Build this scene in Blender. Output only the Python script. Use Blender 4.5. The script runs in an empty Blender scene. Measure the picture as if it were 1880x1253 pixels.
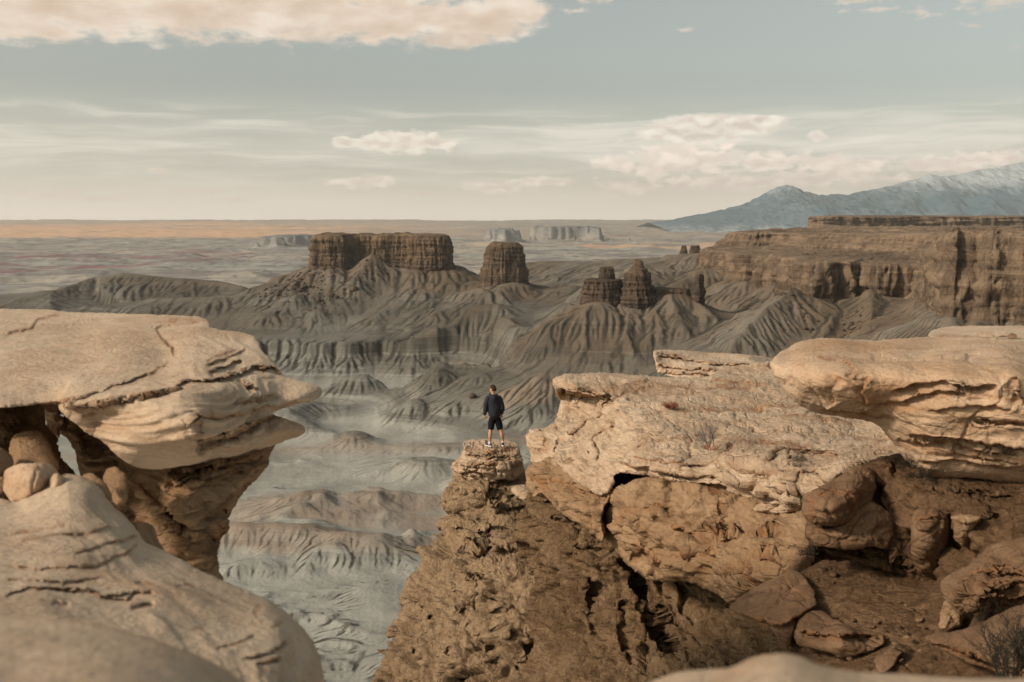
import bpy, bmesh, math, random
import numpy as np
from mathutils import Vector, Matrix
R_ = math.radians
scene = bpy.context.scene
NDROP = 900000
SUNP = (-115, 30); SUN_E = 4.2; SUN_A = 6
SKY_S = .12; SKY_TINT = (1.16, 1.17, 1.03); CLOUD_K = 7.3; HAZE = 3.6e-5; EXPO = -0.18
col = scene.collection
F = 1828.0                       # focal length in photo pixels (1880 px wide, 35 mm lens on a 36 mm sensor)
TH = math.atan(223.5 / F)        # camera pitch: the horizon sits 223.5 px above the centre
CT, ST = math.cos(TH), math.sin(TH)

def at(px, py, Y):
    """world point seen at photo pixel (px, py) at forward distance Y (camera at the origin)"""
    a = (np.asarray(px, float) - 940.0) / F
    b = (626.5 - np.asarray(py, float)) / F
    dy = CT + b * ST
    dz = -ST + b * CT
    t = np.asarray(Y, float) / dy
    return a * t, dy * t, dz * t

def atv(px, py, Y):
    x, y, z = at(px, py, Y)
    return Vector((float(x), float(y), float(z)))

# ---------------------------------------------------------------- noise
_rng = np.random.RandomState(7)
_perm = _rng.permutation(256).astype(np.int32)
_perm = np.concatenate([_perm, _perm, _perm, _perm])
_g3 = _rng.normal(size=(256, 3)).astype(np.float32)
_g3 /= np.linalg.norm(_g3, axis=1, keepdims=True)
_r1 = _rng.rand(4096).astype(np.float32)

def perlin(x, y, z=0.0, seed=0):
    x = np.asarray(x, np.float32) + np.float32(seed * 17.31); y = np.asarray(y, np.float32) + np.float32(seed * 5.77)
    z = np.asarray(z, np.float32) + np.float32(seed * 9.13) + np.zeros_like(x)
    xi = np.floor(x); yi = np.floor(y); zi = np.floor(z)
    xf = x - xi; yf = y - yi; zf = z - zi
    xi = xi.astype(np.int32) & 255; yi = yi.astype(np.int32) & 255; zi = zi.astype(np.int32) & 255
    u = xf*xf*xf*(xf*(xf*6-15)+10); v = yf*yf*yf*(yf*(yf*6-15)+10); w = zf*zf*zf*(zf*(zf*6-15)+10)
    out = 0
    for dx in (0, 1):
        wx = u if dx else 1 - u
        px_ = _perm[(xi + dx) & 255]
        for dy in (0, 1):
            wy = v if dy else 1 - v
            py_ = _perm[(px_ + yi + dy) & 255]
            for dz in (0, 1):
                wz = w if dz else 1 - w
                h = _perm[(py_ + zi + dz) & 255]
                g = _g3[h]
                out = out + wx * wy * wz * (g[..., 0] * (xf - dx) + g[..., 1] * (yf - dy) + g[..., 2] * (zf - dz))
    return out * 1.6

def fbm(x, y, z=0.0, oct=4, seed=0, lac=2.03, gain=0.5):
    s = 0; a = 1.0; f = 1.0
    for k in range(oct):
        s = s + a * perlin(x * f, y * f, z * f, seed + k * 3)
        a *= gain; f *= lac
    return s

def ridged(x, y, z=0.0, oct=4, seed=0, lac=2.07, gain=0.5):
    s = 0; a = 1.0; f = 1.0
    for k in range(oct):
        s = s + a * (1 - 2 * np.abs(perlin(x * f, y * f, z * f, seed + k * 3)))
        a *= gain; f *= lac
    return s

def cells(P, scale, seed=0, k=0.5):
    """faceted stone: every Voronoi cell is a tilted plane; returns (facet height, distance to the crack)"""
    Q = (P * scale).astype(np.float32) + np.float32(seed * 3.7)
    C = np.floor(Q).astype(np.int64)
    n = len(Q)
    f1 = np.full(n, 9e9, np.float32); f2 = np.full(n, 9e9, np.float32); val = np.zeros(n, np.float32)
    for dx in (-1, 0, 1):
        for dy in (-1, 0, 1):
            for dz in (-1, 0, 1):
                ci = C + np.array([dx, dy, dz])
                h = (ci[:, 0] * 73856093) ^ (ci[:, 1] * 19349663) ^ (ci[:, 2] * 83492791) ^ (seed * 7919)
                r0 = _r1[h & 4095]; r1 = _r1[(h >> 5) & 4095]; r2 = _r1[(h >> 9) & 4095]; r3 = _r1[(h >> 3) & 4095]
                ox = ci[:, 0] + r0 - Q[:, 0]; oy = ci[:, 1] + r1 - Q[:, 1]; oz = ci[:, 2] + r2 - Q[:, 2]
                d = np.sqrt(ox * ox + oy * oy + oz * oz)
                hv = (r3 - 0.5) + k * (-(r1 - .5) * ox * 2 - (r2 - .5) * oy * 2 - (r0 - .5) * oz * 2)
                m = d < f1
                f2 = np.where(m, f1, np.minimum(f2, d))
                val = np.where(m, hv, val)
                f1 = np.where(m, d, f1)
    return val, f2 - f1

def sstep(a, b, x):
    t = np.clip((x - a) / (b - a), 0, 1)
    return t * t * (3 - 2 * t)

# ---------------------------------------------------------------- objects
def tag(o, label=None, cat=None, group=None, kind=None):
    if label: o['label'] = label
    if cat: o['category'] = cat
    if group: o['group'] = group
    if kind: o['kind'] = kind
    return o

def mesh_np(name, V, Q, mat, parent=None, smooth=True, attrs=None, tris=None):
    """numpy vertices and quads (and tris) -> one mesh object"""
    me = bpy.data.meshes.new(name)
    V = np.ascontiguousarray(V, np.float32)
    nq = len(Q); nt = 0 if tris is None else len(tris)
    me.vertices.add(len(V)); me.vertices.foreach_set('co', V.ravel())
    idx = np.asarray(Q, np.int32).ravel()
    if nt: idx = np.concatenate([idx, np.asarray(tris, np.int32).ravel()])
    me.loops.add(len(idx)); me.loops.foreach_set('vertex_index', idx)
    me.polygons.add(nq + nt)
    ls = np.concatenate([np.arange(nq) * 4, nq * 4 + np.arange(nt) * 3]).astype(np.int32)
    me.polygons.foreach_set('loop_start', ls)
    me.update(calc_edges=True)
    if attrs:
        for k, a in attrs.items():
            at_ = me.attributes.new(k, 'FLOAT', 'POINT'); at_.data.foreach_set('value', np.ascontiguousarray(a, np.float32))
    me.validate()
    if smooth: me.polygons.foreach_set('use_smooth', np.ones(len(me.polygons), bool))
    if mat: me.materials.append(mat)
    o = bpy.data.objects.new(name, me); col.objects.link(o)
    if parent: o.parent = parent
    return o

def empty(name, loc=(0, 0, 0), rz=0.0):
    o = bpy.data.objects.new(name, None); col.objects.link(o)
    o.location = loc; o.rotation_euler = (0, 0, rz); o.empty_display_size = .2
    return o

def grid_quads(nr, nc, wrap=False):
    i = np.arange(nr - 1)[:, None]; j = np.arange(nc if wrap else nc - 1)[None, :]
    j2 = (j + 1) % nc
    a = i * nc + j; b = i * nc + j2; c = (i + 1) * nc + j2; d = (i + 1) * nc + j
    return np.stack([a, b, c, d], -1).reshape(-1, 4)

# ---------------------------------------------------------------- node helpers
class N:
    def __init__(s, tree): s.t = tree; s.n = tree.nodes; s.l = tree.links
    def new(s, typ, **kw):
        n = s.n.new(typ)
        for k, v in kw.items(): setattr(n, k, v)
        return n
    def put(s, sock, v):
        if v is None: return
        if isinstance(v, bpy.types.NodeSocket): s.l.new(v, sock)
        else: sock.default_value = v
    def math(s, op, a, b=None, c=None, clamp=False):
        n = s.new('ShaderNodeMath', operation=op); n.use_clamp = clamp
        s.put(n.inputs[0], a); s.put(n.inputs[1], b); s.put(n.inputs[2], c)
        return n.outputs[0]
    def vmath(s, op, a, b=None, c=None):
        n = s.new('ShaderNodeVectorMath', operation=op)
        s.put(n.inputs[0], a); s.put(n.inputs[1], b)
        if c is not None: s.put(n.inputs[2], c)
        return n.outputs['Value'] if op in ('LENGTH', 'DOT_PRODUCT', 'DISTANCE') else n.outputs[0]
    def mapr(s, v, a, b, c=0.0, d=1.0, smooth=False):
        n = s.new('ShaderNodeMapRange'); n.interpolation_type = 'SMOOTHSTEP' if smooth else 'LINEAR'
        s.put(n.inputs[0], v)
        for k, x in zip((1, 2, 3, 4), (a, b, c, d)): s.put(n.inputs[k], x)
        return n.outputs[0]
    def noise(s, vec, scale, detail=4, rough=.55, dist=0.0):
        n = s.new('ShaderNodeTexNoise'); s.put(n.inputs['Vector'], vec)
        n.inputs['Scale'].default_value = scale; n.inputs['Detail'].default_value = detail
        n.inputs['Roughness'].default_value = rough; n.inputs['Distortion'].default_value = dist
        return n.outputs[0]
    def voro(s, vec, scale, feature='DISTANCE_TO_EDGE', rnd=1.0):
        n = s.new('ShaderNodeTexVoronoi', feature=feature); s.put(n.inputs['Vector'], vec)
        n.inputs['Scale'].default_value = scale; n.inputs['Randomness'].default_value = rnd
        return n.outputs[0]
    def mix(s, fac, a, b, mode='MIX'):
        n = s.new('ShaderNodeMix', data_type='RGBA', blend_type=mode)
        s.put(n.inputs[0], fac)
        for k, v in ((6, a), (7, b)):
            if isinstance(v, (tuple, list)): v = tuple(v) + ((1.0,) if len(v) == 3 else ())
            s.put(n.inputs[k], v)
        return n.outputs[2]
    def ramp(s, fac, stops, interp='LINEAR'):
        n = s.new('ShaderNodeValToRGB'); cr = n.color_ramp; cr.interpolation = interp
        while len(cr.elements) < len(stops): cr.elements.new(0.5)
        for e, (p, c) in zip(cr.elements, stops):
            e.position = p; e.color = tuple(c) + (1.0,)
        s.put(n.inputs[0], fac)
        return n.outputs[0]
    def scale(s, vec, v3):
        return s.vmath('MULTIPLY', vec, v3)

def new_mat(name, rough=.9, spec=.2):
    m = bpy.data.materials.new(name); m.use_nodes = True
    t = m.node_tree; b = t.nodes['Principled BSDF']
    b.inputs['Roughness'].default_value = rough
    b.inputs['Specular IOR Level'].default_value = spec
    return m, N(t), b

def simple_mat(name, c, rough=.8, var=.25, scale=20, spec=.2, bump=0.0):
    m, n, b = new_mat(name, rough, spec)
    g = n.new('ShaderNodeNewGeometry').outputs['Position']
    f = n.noise(g, scale, 4)
    lo = tuple(x * (1 - var) for x in c); hi = tuple(min(1, x * (1 + var)) for x in c)
    n.put(b.inputs['Base Color'], n.mix(f, lo, hi))
    if bump:
        bp = n.new('ShaderNodeBump'); bp.inputs['Distance'].default_value = bump; n.put(bp.inputs['Height'], f)
        n.put(b.inputs['Normal'], bp.outputs[0])
    return m

def inside(px, py, poly):
    c = np.zeros(px.shape, bool); n = len(poly)
    for k in range(n):
        x0, y0 = poly[k]; x1, y1 = poly[(k + 1) % n]
        if y0 == y1: continue
        c ^= ((y0 > py) != (y1 > py)) & (px < (x1 - x0) * (py - y0) / (y1 - y0) + x0)
    return c

# ---------------------------------------------------------------- materials
def sandstone(name, base, light, stain, zfreq=9.0, fine=14.0, bumpd=.03, tilt=0.0, lam=.35, pit=.4, layer=.5):
    """pale layered sandstone: laminae follow the height, iron stains and lichen patches of their own"""
    m, n, b = new_mat(name, .93, .12)
    ge = n.new('ShaderNodeNewGeometry'); g = ge.outputs['Position']
    sx = n.new('ShaderNodeSeparateXYZ'); n.put(sx.inputs[0], g)
    w = n.noise(g, .9, 5, .55)
    zz = n.math('ADD', sx.outputs[2], n.math('MULTIPLY', w, .55))
    zz = n.math('ADD', zz, n.math('MULTIPLY', sx.outputs[0], tilt))
    cb = n.new('ShaderNodeCombineXYZ')
    n.put(cb.inputs[0], n.math('MULTIPLY', sx.outputs[0], .35)); n.put(cb.inputs[1], n.math('MULTIPLY', sx.outputs[1], .35)); n.put(cb.inputs[2], n.math('MULTIPLY', zz, zfreq))
    lamn = n.noise(cb.outputs[0], 1.0, 6, .62)
    big = n.noise(g, .55, 6, .6)
    med = n.noise(g, 2.6, 8, .62)
    fin = n.noise(g, fine, 6, .65)
    c = n.mix(n.mapr(big, .35, .65, 0, 1), base, light)
    c = n.mix(n.mapr(lamn, .46, .66, 0, layer), c, stain)
    c = n.mix(n.mapr(med, .52, .72, 0, .55), c, tuple(x * .72 for x in base))
    spots = n.mapr(fin, .58, .72, 0, .45)
    c = n.mix(spots, c, tuple(x * .5 for x in stain))
    c = n.mix(n.mapr(n.noise(g, fine * .31, 6, .7), .6, .7, 0, .35), c, tuple(min(1, x * 1.25) for x in light))
    n.put(b.inputs['Base Color'], c)
    cb2 = n.new('ShaderNodeCombineXYZ')
    n.put(cb2.inputs[0], n.math('MULTIPLY', sx.outputs[0], .8)); n.put(cb2.inputs[1], n.math('MULTIPLY', sx.outputs[1], .8)); n.put(cb2.inputs[2], n.math('MULTIPLY', zz, zfreq * 3.4))
    lam2 = n.noise(cb2.outputs[0], 1.0, 5, .65)
    flat = n.new('ShaderNodeSeparateXYZ'); n.put(flat.inputs[0], ge.outputs['True Normal'])
    side = n.mapr(n.math('ABSOLUTE', flat.outputs[2]), .95, .6, .12, 1)       # bedding shows on broken edges, not on bedding planes
    c = n.mix(n.math('MULTIPLY', side, n.mapr(lam2, .52, .66, 0, layer * 1.1)), c, stain)
    c = n.mix(n.math('MULTIPLY', side, n.mapr(lam2, .46, .38, 0, .35)), c, light)
    gr = n.noise(g, fine * 2.6, 5, .75)
    c = n.mix(n.mapr(gr, .56, .7, 0, .5), c, tuple(x * .45 for x in base))
    st = n.new('ShaderNodeAttribute'); st.attribute_name = 'stain'
    c = n.mix(n.math('MULTIPLY', st.outputs['Fac'], n.mapr(fin, .3, .6, .5, 1)), c, (.25, .115, .048))
    n.put(b.inputs['Base Color'], c)
    h = n.math('ADD', n.math('MULTIPLY', lamn, lam * 2), n.math('MULTIPLY', fin, .55))
    h = n.math('ADD', h, n.math('MULTIPLY', gr, .22))
    h = n.math('ADD', h, n.math('MULTIPLY', n.math('MULTIPLY', lam2, side), lam * 1.1))
    h = n.math('ADD', h, n.math('MULTIPLY', med, .8))
    ve = n.voro(n.vmath('ADD', n.scale(g, (1, 1, 2.2)), n.scale(n.new_noise_vec(g, 1.5), (.5, .5, .5))), 1.1)
    crack = n.mapr(ve, 0, .035, 0, 1)
    h = n.math('ADD', h, n.math('MULTIPLY', crack, .35 * pit))
    pits = n.mapr(n.voro(g, fine * .8, 'F1'), .0, .35, 0, 1)
    h = n.math('ADD', h, n.math('MULTIPLY', pits, .15 * pit))
    bp = n.new('ShaderNodeBump'); bp.inputs['Strength'].default_value = 1.0; bp.inputs['Distance'].default_value = bumpd
    n.put(bp.inputs['Height'], h); n.put(b.inputs['Normal'], bp.outputs[0])
    return m

def _nv(s, vec, scale):
    n = s.new('ShaderNodeTexNoise'); s.put(n.inputs['Vector'], vec); n.inputs['Scale'].default_value = scale; n.inputs['Detail'].default_value = 3
    return n.outputs[1]
N.new_noise_vec = _nv

def earth(name, base, dark, light, bumpd=.11, ztop=None):
    m, n, b = new_mat(name, .97, .08)
    g = n.new('ShaderNodeNewGeometry').outputs['Position']
    a = n.noise(g, .8, 7, .62); c2 = n.noise(g, 4.5, 8, .68); c3 = n.noise(n.scale(g, (1, 1, .45)), 11, 7, .7)
    lay = n.noise(n.scale(g, (.25, .25, 3.0)), 1.0, 5, .6)
    c = n.mix(n.mapr(a, .35, .66), base, light)
    c = n.mix(n.mapr(lay, .45, .62, 0, .5), c, dark)
    c = n.mix(n.mapr(c2, .5, .66, 0, .75), c, dark)
    c = n.mix(n.mapr(c3, .56, .68, 0, .6), c, tuple(min(1, x * 1.5) for x in light))
    n.put(b.inputs['Base Color'], c)
    ck = n.mapr(n.voro(n.vmath('ADD', g, n.scale(n.new_noise_vec(g, 3.0), (.25, .25, .25))), 3.2), 0, .08, 0, 1)
    sz = n.new('ShaderNodeSeparateXYZ'); n.put(sz.inputs[0], g)
    if ztop is not None:      # paler sandy strata towards the top of the cliff
        tz = n.mapr(n.math('ADD', sz.outputs[2], n.math('MULTIPLY', a, 3.0)), ztop - 6.5, ztop - 1, 0, .95, True)
        c = n.mix(n.math('MULTIPLY', tz, n.mapr(c2, .3, .6, 1, .5)), c, (.40, .285, .175))
    h = n.math('ADD', n.math('MULTIPLY', c2, 1.1), n.math('MULTIPLY', c3, .9))
    sh = n.voro(n.vmath('ADD', n.scale(g, (1, 1, 1.7)), n.scale(n.new_noise_vec(g, 5.0), (.2, .2, .2))), 6.5, 'F1')
    c = n.mix(n.mapr(sh, .45, .6, 0, .22), c, dark); n.put(b.inputs['Base Color'], c)
    h = n.math('ADD', h, n.math('MULTIPLY', sh, -.22))
    h = n.math('ADD', h, n.math('MULTIPLY', ck, .18))
    h = n.math('ADD', h, n.math('MULTIPLY', n.noise(g, 34, 4, .7), .16))
    bp = n.new('ShaderNodeBump'); bp.inputs['Distance'].default_value = bumpd
    n.put(bp.inputs['Height'], h); n.put(b.inputs['Normal'], bp.outputs[0])
    return m

def cliff_mat(name, top, mid, dark, z0, z1):
    """banded butte rock: layers by height, vertical desert-varnish streaks"""
    m, n, b = new_mat(name, .97, .08)
    g = n.new('ShaderNodeNewGeometry').outputs['Position']
    sx = n.new('ShaderNodeSeparateXYZ'); n.put(sx.inputs[0], g)
    wz = n.math('ADD', sx.outputs[2], n.math('MULTIPLY', n.noise(g, .03, 3), 7.0))
    lay = n.noise(n.vmath('MULTIPLY', g, (.012, .012, .55)), 1.0, 5, .65)
    lay2 = n.noise(n.vmath('MULTIPLY', g, (.006, .006, .16)), 1.0, 3, .5)
    streak = n.noise(n.vmath('MULTIPLY', g, (.16, .16, .012)), 1.0, 6, .62)
    blot = n.noise(g, .045, 5, .6)
    t = n.mapr(wz, z0, z1)
    c = n.mix(n.mapr(t, .1, .85), mid, top)
    c = n.mix(n.mapr(lay2, .4, .6, 0, .6), c, dark)
    c = n.mix(n.mapr(streak, .42, .62, 0, .75), c, dark)
    c = n.mix(n.mapr(blot, .5, .62, 0, .5), c, top)
    c = n.mix(n.mapr(lay, .6, .66, 0, .5), c, tuple(min(1, x * 1.45) for x in top))
    n.put(b.inputs['Base Color'], c)
    h = n.math('ADD', n.math('MULTIPLY', lay, .9), n.math('MULTIPLY', n.noise(n.vmath('MULTIPLY', g, (.5, .5, .09)), 1.0, 6, .65), 1.3))
    bp = n.new('ShaderNodeBump'); bp.inputs['Distance'].default_value = 2.2
    n.put(bp.inputs['Height'], h); n.put(b.inputs['Normal'], bp.outputs[0])
    return m

M = {}
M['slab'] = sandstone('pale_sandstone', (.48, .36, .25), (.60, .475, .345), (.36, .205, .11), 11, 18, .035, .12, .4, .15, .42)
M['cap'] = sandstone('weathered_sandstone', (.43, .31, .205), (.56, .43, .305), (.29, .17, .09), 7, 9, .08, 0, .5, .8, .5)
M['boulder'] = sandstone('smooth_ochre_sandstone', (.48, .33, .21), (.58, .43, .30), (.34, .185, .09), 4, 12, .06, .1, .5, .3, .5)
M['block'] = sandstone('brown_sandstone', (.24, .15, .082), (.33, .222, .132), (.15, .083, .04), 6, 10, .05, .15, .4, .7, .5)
M['shaded_redblock'] = sandstone('shaded_reddish_sandstone', (.165, .098, .055), (.24, .155, .092), (.11, .058, .03), 6, 10, .05, .15, .4, .7, .5)  # redder rock, its colour also darkened for the shadow in the hollow
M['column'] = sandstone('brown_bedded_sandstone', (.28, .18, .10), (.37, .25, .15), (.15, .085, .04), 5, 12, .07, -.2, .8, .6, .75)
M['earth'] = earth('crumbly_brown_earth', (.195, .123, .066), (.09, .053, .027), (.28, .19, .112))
M['pinnacle'] = earth('sandy_brown_earth', (.22, .145, .082), (.11, .067, .036), (.31, .22, .135), ztop=-6.2)
M['earth_near'] = earth('reddish_brown_earth', (.14, .083, .043), (.065, .038, .02), (.20, .125, .072), .06)

def ground_mat():
    m, n, b = new_mat('badland_shale', .98, .05)
    g = n.new('ShaderNodeNewGeometry').outputs['Position']
    sx = n.new('ShaderNodeSeparateXYZ'); n.put(sx.inputs[0], g)
    z = sx.outputs[2]
    def attr(nm): 
        a = n.new('ShaderNodeAttribute'); a.attribute_name = nm; return a.outputs['Fac']
    rill, tan, talus, far, red, pale = (attr(k) for k in ('rill', 'tan', 'talus', 'far', 'red', 'pale'))
    dk = attr('dark')
    big = n.noise(g, .006, 6, .6); med = n.noise(g, .035, 7, .62); fin = n.noise(g, .3, 6, .65)
    wz = n.math('ADD', z, n.math('MULTIPLY', n.noise(g, .0045, 2, .4), 12.0))
    cbz = n.new('ShaderNodeCombineXYZ'); n.put(cbz.inputs[2], n.math('MULTIPLY', wz, .11))
    n.put(cbz.inputs[0], n.math('MULTIPLY', sx.outputs[0], .002)); n.put(cbz.inputs[1], n.math('MULTIPLY', sx.outputs[1], .002))
    lay = n.noise(cbz.outputs[0], 1.0, 5, .65)
    # shale by height: grey-blue floor, grey-brown mid slopes, brown talus
    c = n.ramp(n.mapr(wz, -190, -60), [(0, (.33, .325, .28)), (.13, (.30, .295, .255)), (.22, (.20, .192, .162)), (.31, (.12, .112, .092)), (.42, (.135, .12, .094)), (.55, (.105, .088, .068)), (.75, (.125, .098, .07)), (1, (.15, .115, .08))])
    c = n.mix(n.math('MULTIPLY', n.mapr(wz, -186, -172), n.mapr(lay, .44, .56, 0, .7)), c, (.072, .066, .056))
    c = n.mix(n.math('MULTIPLY', n.mapr(wz, -186, -172), n.mapr(lay, .58, .66, 0, .6)), c, (.23, .205, .16))
    c = n.mix(n.math('MULTIPLY', talus, n.mapr(med, .3, .6, .4, .9)), c, (.135, .098, .066))
    c = n.mix(n.mapr(med, .5, .68, 0, .4), c, (.13, .125, .105))
    c = n.mix(n.mapr(big, .45, .7, 0, .35), c, (.28, .29, .26))
    c = n.mix(n.math('MULTIPLY', tan, n.mapr(med, .3, .55, .4, .85)), c, (.27, .20, .145))
    c = n.mix(n.math('MULTIPLY', rill, .95), c, (.050, .045, .036))  # rill lines darkened: dark sediment, plus crease shade put into the colour
    # far country
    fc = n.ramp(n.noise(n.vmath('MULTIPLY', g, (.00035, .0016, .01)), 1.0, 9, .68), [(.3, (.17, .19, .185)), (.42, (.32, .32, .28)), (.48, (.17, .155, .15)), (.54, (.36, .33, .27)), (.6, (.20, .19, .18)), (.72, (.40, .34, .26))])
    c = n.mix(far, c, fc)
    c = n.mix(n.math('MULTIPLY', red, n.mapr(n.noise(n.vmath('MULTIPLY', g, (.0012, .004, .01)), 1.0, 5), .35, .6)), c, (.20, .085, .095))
    c = n.mix(pale, c, (.60, .37, .22))  # sunlight on the distant desert painted in as a warm pale tone
    c = n.mix(dk, c, n.mix(n.mapr(med, .4, .6), (.11, .12, .13), (.20, .20, .19)))
    n.put(b.inputs['Base Color'], c)
    h = n.math('ADD', n.math('MULTIPLY', med, 3.0), n.math('MULTIPLY', fin, .7))
    h = n.math('ADD', h, n.math('MULTIPLY', lay, 1.2))
    bp = n.new('ShaderNodeBump'); bp.inputs['Distance'].default_value = 1.0; bp.inputs['Strength'].default_value = .8
    n.put(bp.inputs['Height'], h); n.put(b.inputs['Normal'], bp.outputs[0])
    return m
M['ground'] = ground_mat()
M['butte'] = cliff_mat('butte_rock', (.22, .152, .09), (.125, .088, .062), (.06, .046, .036), -85, -25)
M['spire'] = cliff_mat('dark_butte_rock', (.17, .115, .075), (.085, .062, .047), (.045, .036, .03), -85, -38)
M['mesa'] = cliff_mat('mesa_rock', (.29, .21, .14), (.20, .145, .098), (.105, .077, .056), -75, -8)
# ---------------------------------------------------------------- plan outlines of buttes and mesas (pixel column, distance)
def plan(pts):
    return np.array([at(p, 500, Y)[:2] for p, Y in pts], float)
BIG = plan([(567, 1500), (580, 1486), (606, 1480), (636, 1487), (641, 1500), (668, 1506), (700, 1494), (735, 1497), (765, 1478), (800, 1476), (830, 1484), (833, 1520), (822, 1600), (740, 1650), (620, 1640), (572, 1570)])
MID = plan([(884, 1400), (897, 1388), (925, 1384), (950, 1390), (968, 1402), (967, 1440), (940, 1470), (900, 1465), (886, 1435)])
SPA = plan([(1063, 1000), (1085, 992), (1110, 990), (1148, 997), (1150, 1030), (1110, 1046), (1070, 1035)])
SPB = plan([(1138, 996), (1160, 986), (1185, 986), (1203, 996), (1204, 1028), (1180, 1045), (1145, 1035)])
SPW = plan([(1198, 1006), (1230, 1004), (1262, 1003), (1272, 1009), (1262, 1024), (1225, 1027), (1198, 1027)])
SPN = plan([(1273, 994), (1284, 988), (1296, 994), (1297, 1008), (1286, 1014), (1274, 1008)])
TC = plan([(1283, 1300), (1300, 1262), (1322, 1240), (1345, 1150), (1400, 1120), (1448, 985), (1470, 915), (1500, 898), (1530, 902), (1573, 897), (1578, 915), (1590, 893), (1640, 880), (1668, 888), (1700, 862), (1722, 830), (1800, 800), (2150, 790), (2150, 2300), (1500, 2300), (1300, 1480)])
TD = plan([(1296, 1440), (1330, 1395), (1380, 1372), (1430, 1365), (1480, 1300), (1540, 1270), (1590, 1180), (1655, 1090), (1700, 860), (1718, 690), (1728, 648), (1752, 634), (1790, 640), (1812, 618), (1850, 622), (1880, 604), (1960, 600), (2150, 585), (2150, 2380), (1480, 2380), (1310, 1620)])
TE = plan([(1480, 2500), (1510, 2430), (1600, 2500), (1700, 2600), (1900, 2650), (2200, 2650), (2200, 4200), (1560, 4200), (1490, 3000)])

def seg_dist(px, py, poly, closed=True):
    """distance to a polyline; also the parameter value (index + t) of the nearest point"""
    n = len(poly); best = np.full(px.shape, 1e12, np.float64); par = np.zeros(px.shape)
    for k in range(n if closed else n - 1):
        a = poly[k]; b = poly[(k + 1) % n]; d = b - a
        t = np.clip(((px - a[0]) * d[0] + (py - a[1]) * d[1]) / max(1e-9, d @ d), 0, 1)
        q = (px - a[0] - t * d[0]) ** 2 + (py - a[1] - t * d[1]) ** 2
        m = q < best
        best = np.where(m, q, best); par = np.where(m, k + t, par)
    return np.sqrt(best), par

FL = -190.0
# ---------------------------------------------------------------- the ground sheet: log-polar grid, fine in the canyon
D = 1.5e-3
th_f = np.arange(-0.60, 0.60, D)
th = np.concatenate([np.linspace(-math.pi, -0.60, 50)[:-1], th_f, np.linspace(0.60, math.pi, 50)[:-1]])
lr0, lr1 = math.log(345.0), math.log(2500.0)
lr_f = np.arange(lr0, lr1, D)
r_in = np.exp(np.linspace(math.log(6.0), lr0, 150))[:-1]
r_out = np.exp(np.linspace(lr1, math.log(30000.0), 520))[1:]
rr = np.concatenate([r_in, np.exp(lr_f), r_out])
j0 = 49; j1 = j0 + len(th_f); i0 = len(r_in); i1 = i0 + len(lr_f)
RR, TT = np.meshgrid(rr, th, indexing='ij')
X = (RR * np.sin(TT)); Yg = (RR * np.cos(TT))

def ridge_h(x, y, pts, slope, rough=.35, A=None, seed=0):
    P3 = np.array([at(*p) for p in pts])
    d, par = seg_dist(x, y, P3[:, :2], closed=False)
    k = np.clip(par.astype(int), 0, len(P3) - 2); t = par - k
    zl = P3[k, 2] * (1 - t) + P3[np.minimum(k + 1, len(P3) - 1), 2] * t
    d = d * (1 + rough * perlin(x / 60, y / 60, 0, seed + 40)) - sstep(0, 40, d) * 5 * (ridged(x / 55, y / 44, 0, 2, seed + 50) - .8); d = np.maximum(d, 0)
    Dm = np.maximum(zl - FL + 6, 4)
    q = slope * d / Dm
    return zl - Dm * (1 - np.exp(-.8 * q - .75 * q * q))

def smax(a, b, k=5.0):
    h = np.clip(.5 + .5 * (a - b) / k, 0, 1)
    return b * (1 - h) + a * h + k * h * (1 - h)

def bench_s(x, y):
    ex = np.array([at(p, 630, 150 * 1828 / (q - 403.0)) for p, q in [(120, 628), (300, 632), (400, 634), (450, 628), (500, 627), (560, 629), (640, 632), (700, 628), (760, 631), (830, 629), (900, 632), (960, 640), (1040, 636)]])
    return y - (np.interp(x, ex[:, 0], ex[:, 1]) + 9 * perlin(x / 52, 1.5) + 3 * perlin(x / 14, 5.1))

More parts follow.
